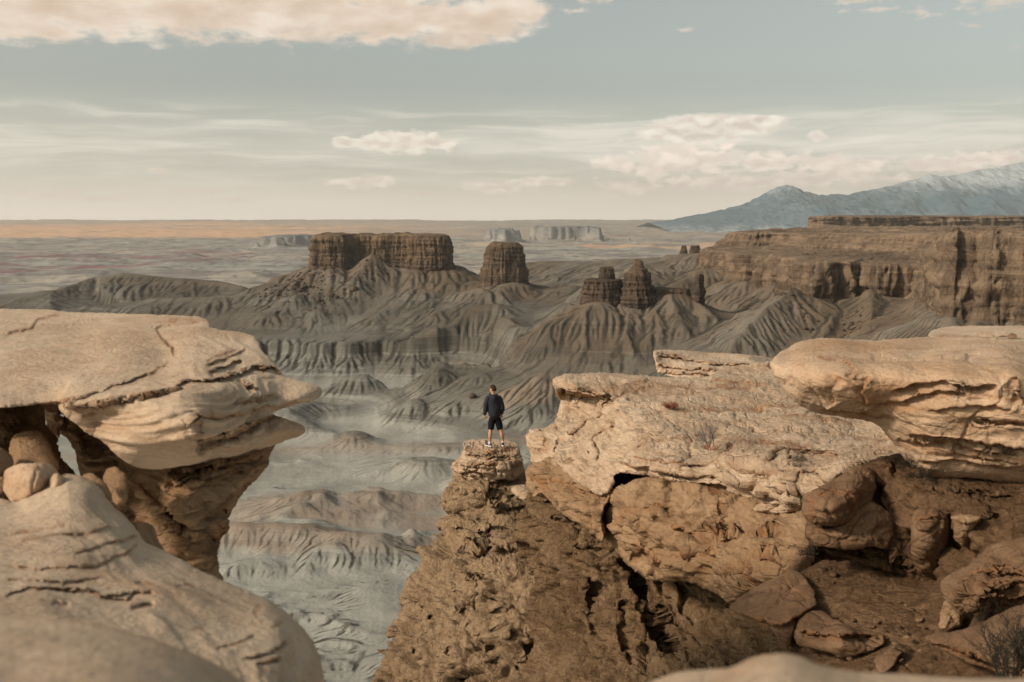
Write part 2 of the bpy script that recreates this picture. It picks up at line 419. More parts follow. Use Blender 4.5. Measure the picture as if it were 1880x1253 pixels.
def canyon(x, y):
    """height of the shale country, metres relative to the camera"""
    f1 = fbm(x / 210, y / 210, 0, 4, 1); f2 = fbm(x / 60, y / 60, 0, 4, 5)
    r = np.hypot(x, y)
    h = FL + 2.6 * f1 + .5 * f2 + sstep(1180, 1320, y) * (9 * np.clip(ridged(x / 190, y / 190, 0, 3, 15) - .45, 0, 2))
    # small badland hummocks on the near floor
    near = sstep(560, 430, y)
    h = h + near * 6 * np.clip(ridged(x / 75, y / 55, 0, 3, 11) - .35, 0, 3) 
    for (px, py, sx, sy, hh) in [(480, 962, 60, 34, 8), (650, 975, 48, 30, 7), (585, 1030, 52, 26, 10), (700, 1055, 42, 20, 8), (430, 1015, 30, 22, 6), (470, 1075, 30, 12, 5), (760, 948, 70, 16, 9), (430, 1030, 50, 16, 8), (900, 850, 120, 70, 12), (868, 742, 24, 20, 10)]:
        cx, cy, _ = at(px, py, -FL * 1828 / (py - 403.0))
        wob = 1 + .7 * perlin(x / 45, y / 30, 0, 13) + .3 * perlin(x / 14, y / 14, 0, 14)
        q = ((x - cx) / sx) ** 2 + ((y - cy) / sy) ** 2
        h = h + hh * np.exp(-q * wob)
    # thin low rib across the floor
    cy = -FL * 1828 / (846 - 403.0)
    h = h + 2.2 * np.exp(-((y - cy - 26 * perlin(x / 160, 3.3)) / 13) ** 2) * sstep(-420, -300, x)
    # the bench with its cliff band
    s = bench_s(x, y)
    p = np.where(s > 0, 1.0, np.clip(1 + s / 92.0, 0, 1) ** 1.7)
    bench = -190 + 40 * p + 2.5 * f1 * (s > 0) + np.clip(s, 0, 200) * .012
    h = smax(h, bench, 3)
    # buttes' aprons
    for poly, zb, sl, sd in [(BIG, -74, .44, 1), (MID, -88, .42, 2), (SPA, -84, .63, 3), (SPB, -86, .63, 4), (SPW, -78, .64, 5), (SPN, -86, .7, 6), (TC, -72, .6, 7), (TD, -62, .62, 8)]:
        d, par = seg_dist(x, y, poly); ins = inside(x, y, poly)
        d = np.where(ins, 0, d)
        d = d * (1 + .30 * np.exp(-d / 150) * perlin(x / 70, y / 70, 0, 60 + sd)) - sstep(0, 50, d) * np.exp(-d / 120) * (9.5 * (ridged(x / 60, y / 60, 0, 2, 66 + sd) - .8) - 1.5 * perlin(x / 15, y / 15, 0, 70 + sd)); d = np.maximum(d, 0)
        zt = zb + 9 * perlin(x / 45, y / 45, 0, 80 + sd)
        Dm = zt - FL + 4
        q = sl * d / Dm; h = smax(h, zt - Dm * (1 - np.exp(-.8 * q - .75 * q * q)), 5)
    for n_, (pts, sl) in enumerate(RIDGES):
        h = smax(h, ridge_h(x, y, pts, sl, .35, None, n_), 5)
    w = sstep(-440, -390, x) * sstep(10, -50, x) * (s < 0) * (s > -200)
    h = h * (1 - w) + np.minimum(h, bench + 1.5) * w
    return h

RIDGES = [
    ([(1060, 560, 1000), (1010, 618, 960), (990, 655, 935), (965, 695, 908)], .75),
    ([(1140, 565, 990), (1150, 610, 940), (1170, 655, 905)], .7),
    ([(1090, 562, 1000), (1085, 610, 950), (1060, 660, 915), (1040, 700, 890)], .62),
    ([(1270, 548, 1000), (1330, 590, 950), (1400, 640, 900), (1440, 680, 870)], .62),
    ([(1230, 540, 1000), (1250, 590, 945), (1290, 640, 905)], .62),
    ([(682, 466, 1494), (650, 510, 1440), (590, 560, 1380), (530, 600, 1345), (490, 622, 1325)], .55),
    ([(740, 492, 1490), (735, 540, 1425), (700, 590, 1350), (640, 618, 1300)], .55),
    ([(570, 492, 1510), (520, 520, 1480), (450, 560, 1430), (400, 588, 1400)], .5),
    ([(810, 502, 1480), (820, 545, 1420), (790, 590, 1340), (740, 615, 1290)], .5),
    ([(833, 500, 1530), (860, 522, 1540), (885, 528, 1480)], .45),
    ([(915, 515, 1400), (870, 560, 1330), (820, 592, 1280), (770, 612, 1245)], .45),
    ([(960, 520, 1400), (1000, 560, 1350), (1040, 590, 1290), (1080, 610, 1240)], .45),
    ([(940, 520, 1390), (935, 575, 1310), (900, 610, 1250)], .45),
    ([(1300, 492, 1250), (1240, 520, 1210), (1190, 535, 1180), (1140, 545, 1190)], .4),
    ([(1283, 462, 1350), (1200, 472, 1500), (1100, 478, 1700), (980, 480, 1900)], .32),
    ([(1455, 525, 905), (1400, 570, 860), (1350, 620, 820), (1330, 660, 800)], .62),
    ([(1540, 560, 890), (1520, 600, 830), (1500, 640, 800)], .7),
    ([(1600, 530, 890), (1600, 580, 830), (1610, 640, 780)], .62),
    ([(1700, 545, 860), (1680, 590, 760), (1620, 650, 690)], .62),
    ([(1800, 590, 615), (1760, 620, 570), (1700, 660, 530)], .6),
    ([(1950, 590, 590), (1900, 640, 530)], .6),
    ([(500, 540, 1500), (400, 515, 1600), (300, 508, 1640), (225, 500, 1670), (180, 506, 1700), (95, 535, 1600), (90, 560, 1500)], .34),
    ([(520, 560, 1420), (400, 545, 1440), (280, 548, 1460), (180, 560, 1470), (60, 575, 1480)], .3),
    ([(200, 520, 1900), (60, 515, 2000), (-100, 512, 2100)], .25),
]

DARK = []
def far_country(x, y):
    r = np.hypot(x, y)
    h = FL + 12 * fbm(x / 900, y / 900, 0, 4, 21) + 17 * np.clip(ridged(x / 420, y / 420, 0, 5, 23) - .5, 0, 2) * sstep(2200, 3500, r)
    m = fbm(x / 2600, y / 1500, 0, 4, 27)
    h = h + sstep(4500, 7000, r) * 14 * sstep(.12, .4, m) + sstep(12000, 27000, r) * 85 + sstep(9000, 16000, r) * (45 + 25 * sstep(.05, .35, fbm(x / 5000, y / 2400, 0, 4, 31)))
    for (px, pt, Y, hw, dp) in [(925, 421, 8000, 22, 500), (1035, 416, 9000, 44, 800), (1085, 422, 8600, 14, 300), (540, 432, 6600, 42, 500), (490, 434, 6300, 16, 200)]:
        cx, cy, zt = at(px, pt, Y)
        wx = hw / F * Y
        q = np.sqrt(((x - cx) / wx) ** 2 + ((y - cy) / dp) ** 2) + 1.5 * fbm(x / 230, y / 230, 0, 6, int(px) % 50)
        k_ = (.6 * sstep(1.15, .3, q) + .4 * sstep(.62, .55, q)); DARK.append(k_ * (.9 if px < 600 else .55))
        h = h + np.maximum(zt - h, 0) * (.6 * sstep(1.15, .3, q) + .4 * sstep(.62, .55, q))
    return h

def coarse_idx(a, b, n, k):
    return np.unique(np.concatenate([np.arange(0, a), np.arange(a, b, k), np.arange(b - 1, n)]))
CI = coarse_idx(i0, i1, i1 + 60, 2); CJ = coarse_idx(j0, j1, len(th), 2)
XC, YC = X[np.ix_(CI, CJ)], Yg[np.ix_(CI, CJ)]
def upsample(A):
    """bilinear from the half-resolution grid to the full one (rows up to i1 + 60)"""
    r_ = np.arange(i1 + 60); k = np.clip(np.searchsorted(CI, r_, 'right') - 1, 0, len(CI) - 2)
    t = ((r_ - CI[k]) / (CI[k + 1] - CI[k]))[:, None]
    B = A[k] * (1 - t) + A[k + 1] * t
    c_ = np.arange(len(th)); k = np.clip(np.searchsorted(CJ, c_, 'right') - 1, 0, len(CJ) - 2)
    t = ((c_ - CJ[k]) / (CJ[k + 1] - CJ[k]))[None]
    return B[:, k] * (1 - t) + B[:, k + 1] * t
H = np.zeros(RR.shape)
wfar = sstep(1900, 2700, RR)
sub = slice(0, i1 + 60)
H[sub] = upsample(canyon(XC, YC))
hf = far_country(X[i0:], Yg[i0:])
H[i0:] = H[i0:] * (1 - wfar[i0:]) + hf * wfar[i0:]
H[i1 + 60:] = hf[i1 + 60 - i0:]
# strata ledges on the slopes
def terrace(h, x, y, amt):
    z = h + 5 * fbm(x / 170, y / 170, 0, 3, 33)
    st = 12.5; q = z / st; fl = np.floor(q); fr = q - fl
    zz = (fl + .5 * fr + .5 * sstep(.55, .78, fr)) * st
    st2 = 4.3; q2 = zz / st2; f2 = q2 - np.floor(q2)
    zz = zz + .55 * (sstep(.5, .8, f2) - f2) * 2.0
    return h + (zz - z) * amt
am = sstep(FL + 8, FL + 25, H) * sstep(3000, 2200, RR) * (.35 + .65 * sstep(-.2, .35, fbm(X / 130, Yg / 130, 0, 3, 35)))
H = terrace(H, X, Yg, am * .5)
# near slopes under the overlook
near = sstep(400, 250, RR)
az = TT
base_n = -.62 * RR - 6
hump = (-.438 * RR - 2)
sx = np.exp(-((az - math.atan((830 - 940) / F)) / .12) ** 4)
prof = base_n * (1 - sx) + np.minimum(hump, base_n * 0 + hump) * sx
Hn = np.where(RR < 345, np.minimum(np.maximum(prof, FL - 25), -.45 * RR - 3), H)
Hn = Hn + (RR < 345) * (3.0 * ridged(X / 30, Yg / 30, 0, 4, 44) - 3) * sstep(20, 120, RR)
wn = sstep(330, 372, RR)
H = Hn * (1 - wn) + H * wn if False else np.where(RR < 345, Hn * (1 - sstep(230, 345, RR)) + H * sstep(230, 345, RR), H)

# ---------------------------------------------------------------- running water: droplets carve rills into the fine block
def erode(Hb, cell, mask, ndrop=420000, batch=60000, life=75, seed=3):
    rg = np.random.RandomState(seed)
    nr, nc = Hb.shape
    flow = np.zeros(nr * nc, np.float64)
    hf_ = Hb.astype(np.float64).ravel().copy()
    cl = cell; lim = np.repeat(cell, nc) * .06
    prob = mask.ravel(); cdf = np.cumsum(prob); cdf /= cdf[-1]
    for bi in range(ndrop // batch):
        idx = np.searchsorted(cdf, rg.rand(batch)); 
        pi = np.clip(idx // nc + rg.rand(batch) - .5, 1, nr - 3); pj = np.clip(idx % nc + rg.rand(batch) - .5, 1, nc - 3)
        di = np.zeros(batch); dj = np.zeros(batch); sp = np.ones(batch); wat = np.ones(batch); sed = np.zeros(batch)
        for st in range(life):
            ii = pi.astype(np.int64); jj = pj.astype(np.int64); u = pi - ii; v = pj - jj
            k = ii * nc + jj; c = cl[ii]
            a = hf_[k]; b = hf_[k + 1]; cc = hf_[k + nc]; d = hf_[k + nc + 1]
            gi = ((cc - a) * (1 - v) + (d - b) * v) / c; gj = ((b - a) * (1 - u) + (d - cc) * u) / c
            h0 = (a * (1 - u) + cc * u) * (1 - v) + (b * (1 - u) + d * u) * v
            di = di * .25 - gi * .75; dj = dj * .25 - gj * .75
            l = np.sqrt(di * di + dj * dj) + 1e-9
            di = di / l; dj = dj / l
            ni = np.clip(pi + di, 1, nr - 3); nj = np.clip(pj + dj, 1, nc - 3)
            i2 = ni.astype(np.int64); j2 = nj.astype(np.int64); u2 = ni - i2; v2 = nj - j2; k2 = i2 * nc + j2
            h1 = (hf_[k2] * (1 - u2) + hf_[k2 + nc] * u2) * (1 - v2) + (hf_[k2 + 1] * (1 - u2) + hf_[k2 + nc + 1] * u2) * v2
            dh = (h1 - h0) / c
            cap = np.maximum(-dh, .004) * sp * wat * 2.3
            dep = np.where(dh > 0, np.minimum(dh, sed), np.maximum(0, sed - cap) * .12)
            ero = np.where((dh <= 0) & (sed < cap), np.minimum((cap - sed) * .16, -dh * .75), 0)
            amt = (dep - ero) * c
            sed = sed - dep + ero
            w00 = (1 - u) * (1 - v); w01 = (1 - u) * v; w10 = u * (1 - v); w11 = u * v
            kk = np.concatenate([k, k + 1, k + nc, k + nc + 1]); ww = np.concatenate([w00, w01, w10, w11])
            dl = np.bincount(kk, ww * np.tile(amt, 4), minlength=nr * nc)
            hf_ += np.clip(dl, -lim, lim)
            if st > 3: flow += np.bincount(k, minlength=nr * nc)
            sp = np.sqrt(np.clip(sp * sp - dh * 2.0, .02, 9)); wat *= .985
            pi, pj = ni, nj
    return hf_.reshape(nr, nc), flow.reshape(nr, nc)

def blur(a, n=1):
    for _ in range(n):
        b = a.copy(); b[1:-1] = (a[:-2] + 2 * a[1:-1] + a[2:]) / 4; a = b.copy()
        a[:, 1:-1] = (b[:, :-2] + 2 * b[:, 1:-1] + b[:, 2:]) / 4
    return a
blk = (slice(i0, i1), slice(j0, j1))
Hb = H[blk].copy(); Rb = RR[blk]
cell = rr[i0:i1] * D
slp = np.hypot(np.gradient(Hb, axis=0), np.gradient(Hb, axis=1)) / cell[:, None]
mask = .03 + np.clip(slp - .03, 0, .8)
mask *= sstep(2500, 1900, Rb) + .02
Hb = Hb + cell[:, None] * .26 * fbm(X[blk] / (Rb * .0065), Yg[blk] / (Rb * .0065), 0, 3, 51) * np.clip(slp * 3, .15, 1)
He, flow = erode(Hb, cell, mask, NDROP)
He = He * .85 + blur(He, 1) * .15
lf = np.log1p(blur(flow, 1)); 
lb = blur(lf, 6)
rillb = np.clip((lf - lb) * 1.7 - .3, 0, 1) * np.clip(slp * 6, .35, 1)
edge = sstep(0, 20, np.minimum(np.arange(i1 - i0), np.arange(i1 - i0)[::-1]))[:, None] * sstep(0, 20, np.minimum(np.arange(j1 - j0), np.arange(j1 - j0)[::-1]))[None, :]
flo = sstep(FL + 5, FL + 24, Hb + 0 * Hb)                      # keep the valley floor smooth
flo = 1 - (1 - flo) * sstep(520, 600, Rb) * sstep(1400, 1250, Rb)
H[blk] = Hb + (He - Hb) * edge * (.48 - .36 * sstep(440, 480, Rb) * sstep(760, 690, Rb)) * (.25 + .75 * flo)
# fine parallel rills: noise smeared along the fall line
Hs = blur(H[blk], 3); c_ = cell[:, None]
gi = -np.gradient(Hs, axis=0) / c_; gj = -np.gradient(Hs, axis=1) / c_
gl = np.hypot(gi, gj) + 1e-6; ui = (gi / gl).astype(np.float32); uj = (gj / gl).astype(np.float32)
rgn = np.random.RandomState(9); wn_ = blur(rgn.rand(*Hs.shape), 1).astype(np.float32); wn_ = (wn_ - wn_.mean()) / wn_.std()
acc = wn_.copy(); n_i, n_j = Hs.shape
I0, J0 = np.meshgrid(np.arange(n_i, dtype=np.float32), np.arange(n_j, dtype=np.float32), indexing='ij')
for sg in (1, -1):
    pi_, pj_ = I0.copy(), J0.copy()
    for st in range(15):
        ki = np.clip(np.rint(pi_), 0, n_i - 1).astype(np.int32); kj = np.clip(np.rint(pj_), 0, n_j - 1).astype(np.int32)
        pi_ += sg * ui[ki, kj]; pj_ += sg * uj[ki, kj]
        ki = np.clip(np.rint(pi_), 0, n_i - 1).astype(np.int32); kj = np.clip(np.rint(pj_), 0, n_j - 1).astype(np.int32)
        acc += wn_[ki, kj] * (1 - st / 16)
acc = (acc - acc.mean()) / acc.std()
sw = sstep(.05, .26, gl) * edge * (.35 + .65 * flo) * (1 - .5 * sstep(440, 480, Rb) * sstep(700, 640, Rb))
H[blk] += acc * c_ * .16 * sw
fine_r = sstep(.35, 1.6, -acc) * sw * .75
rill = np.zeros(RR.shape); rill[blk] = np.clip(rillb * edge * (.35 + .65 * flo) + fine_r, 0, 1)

tal = np.zeros(XC.shape); tan = np.zeros(XC.shape); RC = np.hypot(XC, YC)
for poly, w in [(BIG, 95), (MID, 75), (SPA, 80), (SPB, 80), (SPW, 70), (TC, 150), (TD, 150)]:
    d, _ = seg_dist(XC, YC, poly); d = np.where(inside(XC, YC, poly), 0, d)
    tal = np.maximum(tal, sstep(1.15, .25, d / w + .35 * fbm(XC / 45, YC / 45, 0, 3, 61)))
for (px, py, sx, sy) in [(500, 955, 120, 26), (640, 985, 100, 16), (560, 1028, 85, 18), (690, 1048, 70, 12), (770, 945, 90, 14), (985, 800, 50, 22)]:
    cx, cy, _ = at(px, py, -FL * 1828 / (py - 403.0))
    q = ((XC - cx) / sx) ** 2 + ((YC - cy) / sy) ** 2
    tan = np.maximum(tan, .8 * sstep(1.5, .4, q + .5 * fbm(XC / 30, YC / 18, 0, 4, 63)))
cy = -FL * 1828 / (846 - 403.0)
tan = np.maximum(tan, .6 * np.exp(-((YC - cy - 26 * perlin(XC / 160, 3.3)) / 14) ** 2))
tan = np.maximum(tan, .8 * sstep(330, 250, RC))
def full(A):
    o_ = np.zeros(RR.shape); o_[:i1 + 60] = upsample(A); return o_
tal = full(tal); tan = full(tan)
bs = bench_s(X, Yg); bw = (RR > 600) * (RR < 2000) * sstep(-420, -340, X) * sstep(30, -40, X)
H = H - bw * (10.5 + 2 * perlin(X / 30, 2.2)) * np.where(bs < 0, np.exp(np.clip(bs, -400, 0) / 42.0), 0) * sstep(.3, -1.8, bs)
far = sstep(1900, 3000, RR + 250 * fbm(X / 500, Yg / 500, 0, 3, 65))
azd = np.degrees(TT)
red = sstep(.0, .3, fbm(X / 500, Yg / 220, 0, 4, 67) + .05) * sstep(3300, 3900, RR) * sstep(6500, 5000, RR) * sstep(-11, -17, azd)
pale = sstep(8600, 10500, RR + 900 * fbm(X / 2000, Yg / 800, 0, 3, 69)) * (.12 + .88 * sstep(2, -14, azd)) * (1 - .75 * sstep(15000, 24000, RR)) * (.45 + .55 * sstep(-.25, .15, fbm(X / 3500, Yg / 900, 0, 5, 73)))  # mask of the far sunlit band, its light painted into the colour
dark = np.zeros(RR.shape); dark[i0:] = np.clip(np.max(DARK, axis=0) * 1.6, 0, .85)
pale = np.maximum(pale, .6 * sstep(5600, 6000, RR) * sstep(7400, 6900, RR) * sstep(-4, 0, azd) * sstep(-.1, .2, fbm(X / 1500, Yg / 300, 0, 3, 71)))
nr, nc = RR.shape
V = np.stack([X, Yg, H], -1).reshape(-1, 3)
Q = grid_quads(nr, nc, wrap=True)
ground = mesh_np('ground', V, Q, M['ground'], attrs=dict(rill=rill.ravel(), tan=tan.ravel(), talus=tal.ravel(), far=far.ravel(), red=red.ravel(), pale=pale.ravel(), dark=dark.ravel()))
tag(ground, 'grey-blue badland shale of the canyon floor and the plain reaching the horizon', kind='structure')
del V, Q

def ground_z(x, y):
    """height of the finished ground sheet at a point"""
    r = math.hypot(x, y); t = math.atan2(x, y)
    i = int(np.clip(np.searchsorted(rr, r) - 1, 0, nr - 2)); j = int(np.clip(np.searchsorted(th, t) - 1, 0, nc - 2))
    return float(H[i:i + 2, j:j + 2].mean())
# ---------------------------------------------------------------- buttes and mesas: outline x profile, fluted and ledged
def smooth_outline(poly, n, rough=0.0, seed=0, it=2):
    P_ = np.array(poly, float)
    for _ in range(it):
        Q_ = np.empty((len(P_) * 2, 2)); nx = np.roll(P_, -1, 0)
        Q_[0::2] = P_ * .8 + nx * .2; Q_[1::2] = P_ * .2 + nx * .8
        P_ = Q_
    seg = np.linalg.norm(np.roll(P_, -1, 0) - P_, axis=1); s = np.concatenate([[0], np.cumsum(seg)])
    t = np.linspace(0, s[-1], n, endpoint=False)
    PP = np.vstack([P_, P_[:1]])
    return np.stack([np.interp(t, s, PP[:, 0]), np.interp(t, s, PP[:, 1])], -1)

def butte(name, poly, zb, ztop, prof, mat, ds=1.5, flute=3.0, ledge=1.2, label=None, cat=None, kind=None, seed=0, toprough=2.0, ctr=None, tilt=None, nv=None, group=None, wide=1.0, parent=None, caprings=26, pscale=None):
    """prof: list of (height fraction, inset in metres)"""
    per = np.linalg.norm(np.roll(poly, -1, 0) - poly, axis=1).sum()
    n = int(per / ds)
    O = smooth_outline(poly, n)
    t_ = np.roll(O, -3, 0) - np.roll(O, 3, 0); nrm = np.stack([t_[:, 1], -t_[:, 0]], -1); nrm /= np.linalg.norm(nrm, axis=1, keepdims=True) + 1e-9
    area = np.sum(O[:, 0] * np.roll(O[:, 1], -1) - np.roll(O[:, 0], -1) * O[:, 1])
    if area < 0: nrm = -nrm
    C_ = O.mean(0) if ctr is None else np.array(ctr)
    for _ in range(3): nrm = (np.roll(nrm, 1, 0) + nrm + np.roll(nrm, -1, 0)); nrm /= np.linalg.norm(nrm, axis=1, keepdims=True)
    nv = nv or max(16, int((ztop - zb) / ds))
    vv = np.linspace(0, 1, nv)
    pf = np.interp(vv, [p[0] for p in prof], [p[1] for p in prof])
    zt = ztop + (tilt(O[:, 0], O[:, 1]) if tilt else 0) + np.zeros(n)
    Z = zb + vv[:, None] * (zt[None] - zb)
    x0 = O[None, :, 0] + 0 * Z; y0 = O[None, :, 1] + 0 * Z
    fl = ridged(x0 / (7 * wide), y0 / (7 * wide), Z / 90, 3, seed) - 1
    fl2 = fbm(x0 / (20 * wide), y0 / (20 * wide), Z / 60, 3, seed + 5)
    ld = perlin(x0 / 60, y0 / 60, Z / 3.0, seed + 9); ld = np.tanh(ld * 4)
    ld2 = np.tanh(3 * perlin(x0 / 200, y0 / 200, Z / 9.5, seed + 13))
    dv, ck = cells(np.stack([x0.ravel(), y0.ravel(), Z.ravel() * .4], -1), 1 / (6.0 * wide), seed + 2)
    dv = dv.reshape(Z.shape) - .55 * sstep(.12, 0, ck).reshape(Z.shape)
    fade = sstep(0, .08, 1 - vv)[:, None] * .75 + .25
    pf2 = pf[:, None] if pscale is None else np.where(pf[:, None] < 0, pf[:, None] * pscale(x0, y0), pf[:, None] * np.maximum(1, pscale(x0, y0) * 1.1))
    off = (-pf2 + fade * (flute * (.8 * fl + 1.3 * fl2) + ledge * (.5 * ld + .7 * ld2) + flute * .75 * dv))
    # keep slim rocks from folding
    rad = np.linalg.norm(O - C_, axis=1)[None]
    off = np.maximum(off, -rad * .97)
    XX = x0 + off * nrm[None, :, 0]; YY = y0 + off * nrm[None, :, 1]
    V = [np.stack([XX, YY, Z], -1).reshape(-1, 3)]
    rows = nv
    nc_ = caprings
    for k in range(1, nc_ + 1):
        s = 1 - (k / nc_) ** 1.15
        s = s if k < nc_ else 0.004
        cx = C_[0] + (XX[-1] - C_[0]) * s; cy = C_[1] + (YY[-1] - C_[1]) * s
        h = toprough * (fbm(cx / 22, cy / 22, 0, 5, seed + 21) * 1.4 + .35) * sstep(0, .12, 1 - s) + (zt if not tilt else ztop + tilt(cx, cy))
        V.append(np.stack([cx, cy, h + np.zeros(n)], -1)); rows += 1
    V = np.concatenate(V)
    o = mesh_np(name, V, grid_quads(rows, n, wrap=True), mat, parent=parent)
    if label: tag(o, label, cat, group, kind)
    return o

big_tilt = lambda x, y: 1.6 * fbm(x / 40, y / 40, 0, 3, 90)
butte('butte', BIG, -100, -24, [(0, -3), (.35, -1), (.5, 1), (.85, 2.5), (.93, 4), (1, 7)], M['butte'], 1.1, 3.0, 1.9, 'broad flat-topped butte, the widest one, left of centre', 'butte', seed=1, tilt=big_tilt)
bx, by, _ = at(748, 430, 1530)
butte('summit_rock', np.array([(bx - 9, by - 8), (bx + 9, by - 8), (bx + 7, by + 8), (bx - 8, by + 8)]), -30, -19.5, [(0, 0), (.6, 2.5), (1, 5)], M['butte'], 1.2, .8, .6, 'small rocky lump on the flat top of the wide butte', 'rock', seed=3, toprough=.8, nv=10)
butte('butte', MID, -112, -33, [(0, -1.5), (.3, 0), (.55, 1.5), (.62, 3), (.8, 5), (.93, 8), (1, 12)], M['butte'], 1.1, 2.2, 1.2, 'squat thimble-shaped butte standing alone right of the wide butte', 'butte', seed=5, toprough=1.2)
SP = M['spire']
butte('rock_tower', SPA, -104, -61, [(0, -1), (.5, 0), (.62, 1.2), (.66, 2.4), (.9, 3), (1, 4)], SP, .7, 2.2, 1.6, 'low dark stepped rock with a squared knob, leftmost of the dark pinnacles', 'rock tower', seed=7, toprough=1.0)
cx, cy, _ = at(1114, 500, 1018)
tw = [o for o in bpy.data.objects if o.name.startswith('rock_tower')][-1]
sq = lambda cx, cy, a, b: np.array([(cx - a, cy - b), (cx + a * .2, cy - b * 1.15), (cx + a, cy - b * .8), (cx + a * 1.05, cy + b * .7), (cx, cy + b), (cx - a * .95, cy + b * .8)])
k1 = butte('knob', sq(cx, cy, 8.6, 9), -64, -48.5, [(0, -1.2), (.3, 0), (.9, 1.2), (1, 2.6)], SP, .7, .7, .8, seed=9, toprough=.5, nv=26); k1.parent = tw
butte('rock_tower', SPB, -108, -50, [(0, -2), (.4, -1), (.52, .3), (.56, 2), (.75, 3), (.9, 6), (1, 8.5)], SP, .7, 2.0, 1.6, 'tallest dark dome-shaped rock tower with a small cap on its summit', 'rock tower', seed=11, toprough=1.0)
tw2 = [o for o in bpy.data.objects if o.name.startswith('rock_tower')][-1]
cx, cy, _ = at(1171, 490, 1016)
k2 = butte('cap', sq(cx, cy, 7.0, 7.5), -54, -40.5, [(0, -1), (.3, .5), (.75, 2), (1, 4)], SP, .7, .6, .7, seed=13, toprough=.6, nv=24); k2.parent = tw2
butte('rock_wall', SPW, -100, -70, [(0, -1), (.6, 0), (1, 2)], SP, .8, 1.2, 1.0, 'low dark rock wall between the dome tower and the needle', 'rock wall', seed=15, toprough=.8)
butte('rock_needle', SPN, -110, -54.5, [(0, -1.6), (.35, -.6), (.42, .2), (.72, 1.0), (.76, 1.9), (.97, 2.6), (1, 3.4)], SP, .6, .6, .7, 'slender dark rock needle standing alone in front of the right mesa', 'rock needle', seed=17, toprough=.3, wide=.6)
cx, cy, _ = at(1255, 458, 1560)
butte('small_butte', sq(cx, cy, 6, 7), -62, -40.5, [(0, 0), (.6, 1), (1, 3)], SP, .9, .6, .6, 'tiny dark butte on the ridge, the farther left of two', 'butte', seed=19, toprough=.4, nv=18)
cx, cy, _ = at(1276, 458, 1480)
butte('small_butte', sq(cx, cy, 9, 8), -62, -38.5, [(0, 0), (.6, 1), (1, 3)], SP, .9, .8, .8, 'small dark butte beside the left tip of the mesa', 'butte', seed=20, toprough=.6, nv=18)
tc_t = lambda x, y: 2.2 * fbm(x / 60, y / 60, 0, 4, 92) + 22 * sstep(0, 120, np.where(inside(x, y, TD), 200, 0)) * 0
butte('mesa_terrace', TC, -110, -39, [(0, -3), (.3, -1.5), (.45, 0), (.97, 1.5), (1, 4)], M['mesa'], 1.8, 7.5, 2.2, 'lower fluted cliff terrace of the right mesa above the talus', 'mesa', seed=23, tilt=tc_t, toprough=2.5, ctr=at(1800, 480, 1350)[:2], wide=1.5, caprings=60)
td_t = lambda x, y: np.clip((y - 600) / 800, 0, 1) * -10.5 + 1.8 * fbm(x / 50, y / 50, 0, 4, 94)
butte('mesa', TD, -95, -7.5, [(0, -8), (.25, -4), (.36, -1), (.6, 0), (.8, 1.5), (.83, 3), (.97, 4.5), (1, 8)], M['mesa'], 1.9, 6.0, 2.4, 'highest tan mesa cliff at the right edge above its terrace', 'mesa', seed=25, tilt=td_t, toprough=3.0, ctr=at(1850, 480, 1400)[:2], wide=1.3, caprings=60, pscale=lambda x, y: .5 + 5.5 * sstep(700, 1000, y))
butte('far_mesa', TE, -60, 9, [(0, -60), (.45, -22), (.62, 0), (.97, 2), (1, 30)], M['mesa'], 5.0, 6, 4, 'farther flat mesa rim just touching the horizon below the mountains', 'mesa', seed=27, toprough=1.5, ctr=at(1850, 480, 3300)[:2], wide=3, nv=40)

# ---------------------------------------------------------------- mountains
def mountain_mat():
    m, n, b = new_mat('mountain_hazy_forest_and_snow', .98, .05)
    ge = n.new('ShaderNodeNewGeometry'); g = ge.outputs['Position']
    sx = n.new('ShaderNodeSeparateXYZ'); n.put(sx.inputs[0], g)
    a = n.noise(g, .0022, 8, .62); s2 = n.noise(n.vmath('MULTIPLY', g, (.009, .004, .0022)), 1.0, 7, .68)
    c = n.mix(n.mapr(a, .4, .6), (.065, .125, .165), (.11, .165, .20))  # forest tones shifted to blue: distance haze put into the colour
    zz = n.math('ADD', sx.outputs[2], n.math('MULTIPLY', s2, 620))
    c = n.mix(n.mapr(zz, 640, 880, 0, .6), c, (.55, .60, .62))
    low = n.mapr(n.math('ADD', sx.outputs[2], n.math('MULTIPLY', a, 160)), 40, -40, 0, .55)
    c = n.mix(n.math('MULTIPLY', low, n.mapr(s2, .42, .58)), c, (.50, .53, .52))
    n.put(b.inputs['Base Color'], c)
    bp = n.new('ShaderNodeBump'); bp.inputs['Distance'].default_value = 25; n.put(bp.inputs['Height'], s2); n.put(b.inputs['Normal'], bp.outputs[0])
    return m
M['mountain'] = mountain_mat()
MY = 14000.0
prof_px = [(1190, 409), (1225, 404), (1255, 398), (1300, 391), (1345, 381), (1375, 371), (1400, 357), (1420, 346), (1440, 339), (1455, 343), (1475, 352), (1500, 359), (1530, 357), (1560, 358), (1600, 350), (1640, 341), (1665, 334), (1690, 327), (1705, 320), (1725, 325), (1755, 322), (1790, 314), (1830, 307), (1880, 296), (1960, 285), (2100, 300), (2300, 350), (2500, 398)]
pp = np.array([at(a, b, MY) for a, b in prof_px])
nx_, ny_ = 1100, 200
xs = np.linspace(pp[0, 0], pp[-1, 0], nx_); ys = np.linspace(-3800, 3800, ny_)
XM, YM = np.meshgrid(xs, ys)
crest = np.interp(XM + 60 * perlin(XM / 700, YM / 700, 0, 4), pp[:, 0], pp[:, 2])
hcr = crest + 200
w = np.clip(1 - np.abs(YM) / 3800, 0, 1)
rid = ridged(XM / 900, YM / 1500, 0, 6, 5)
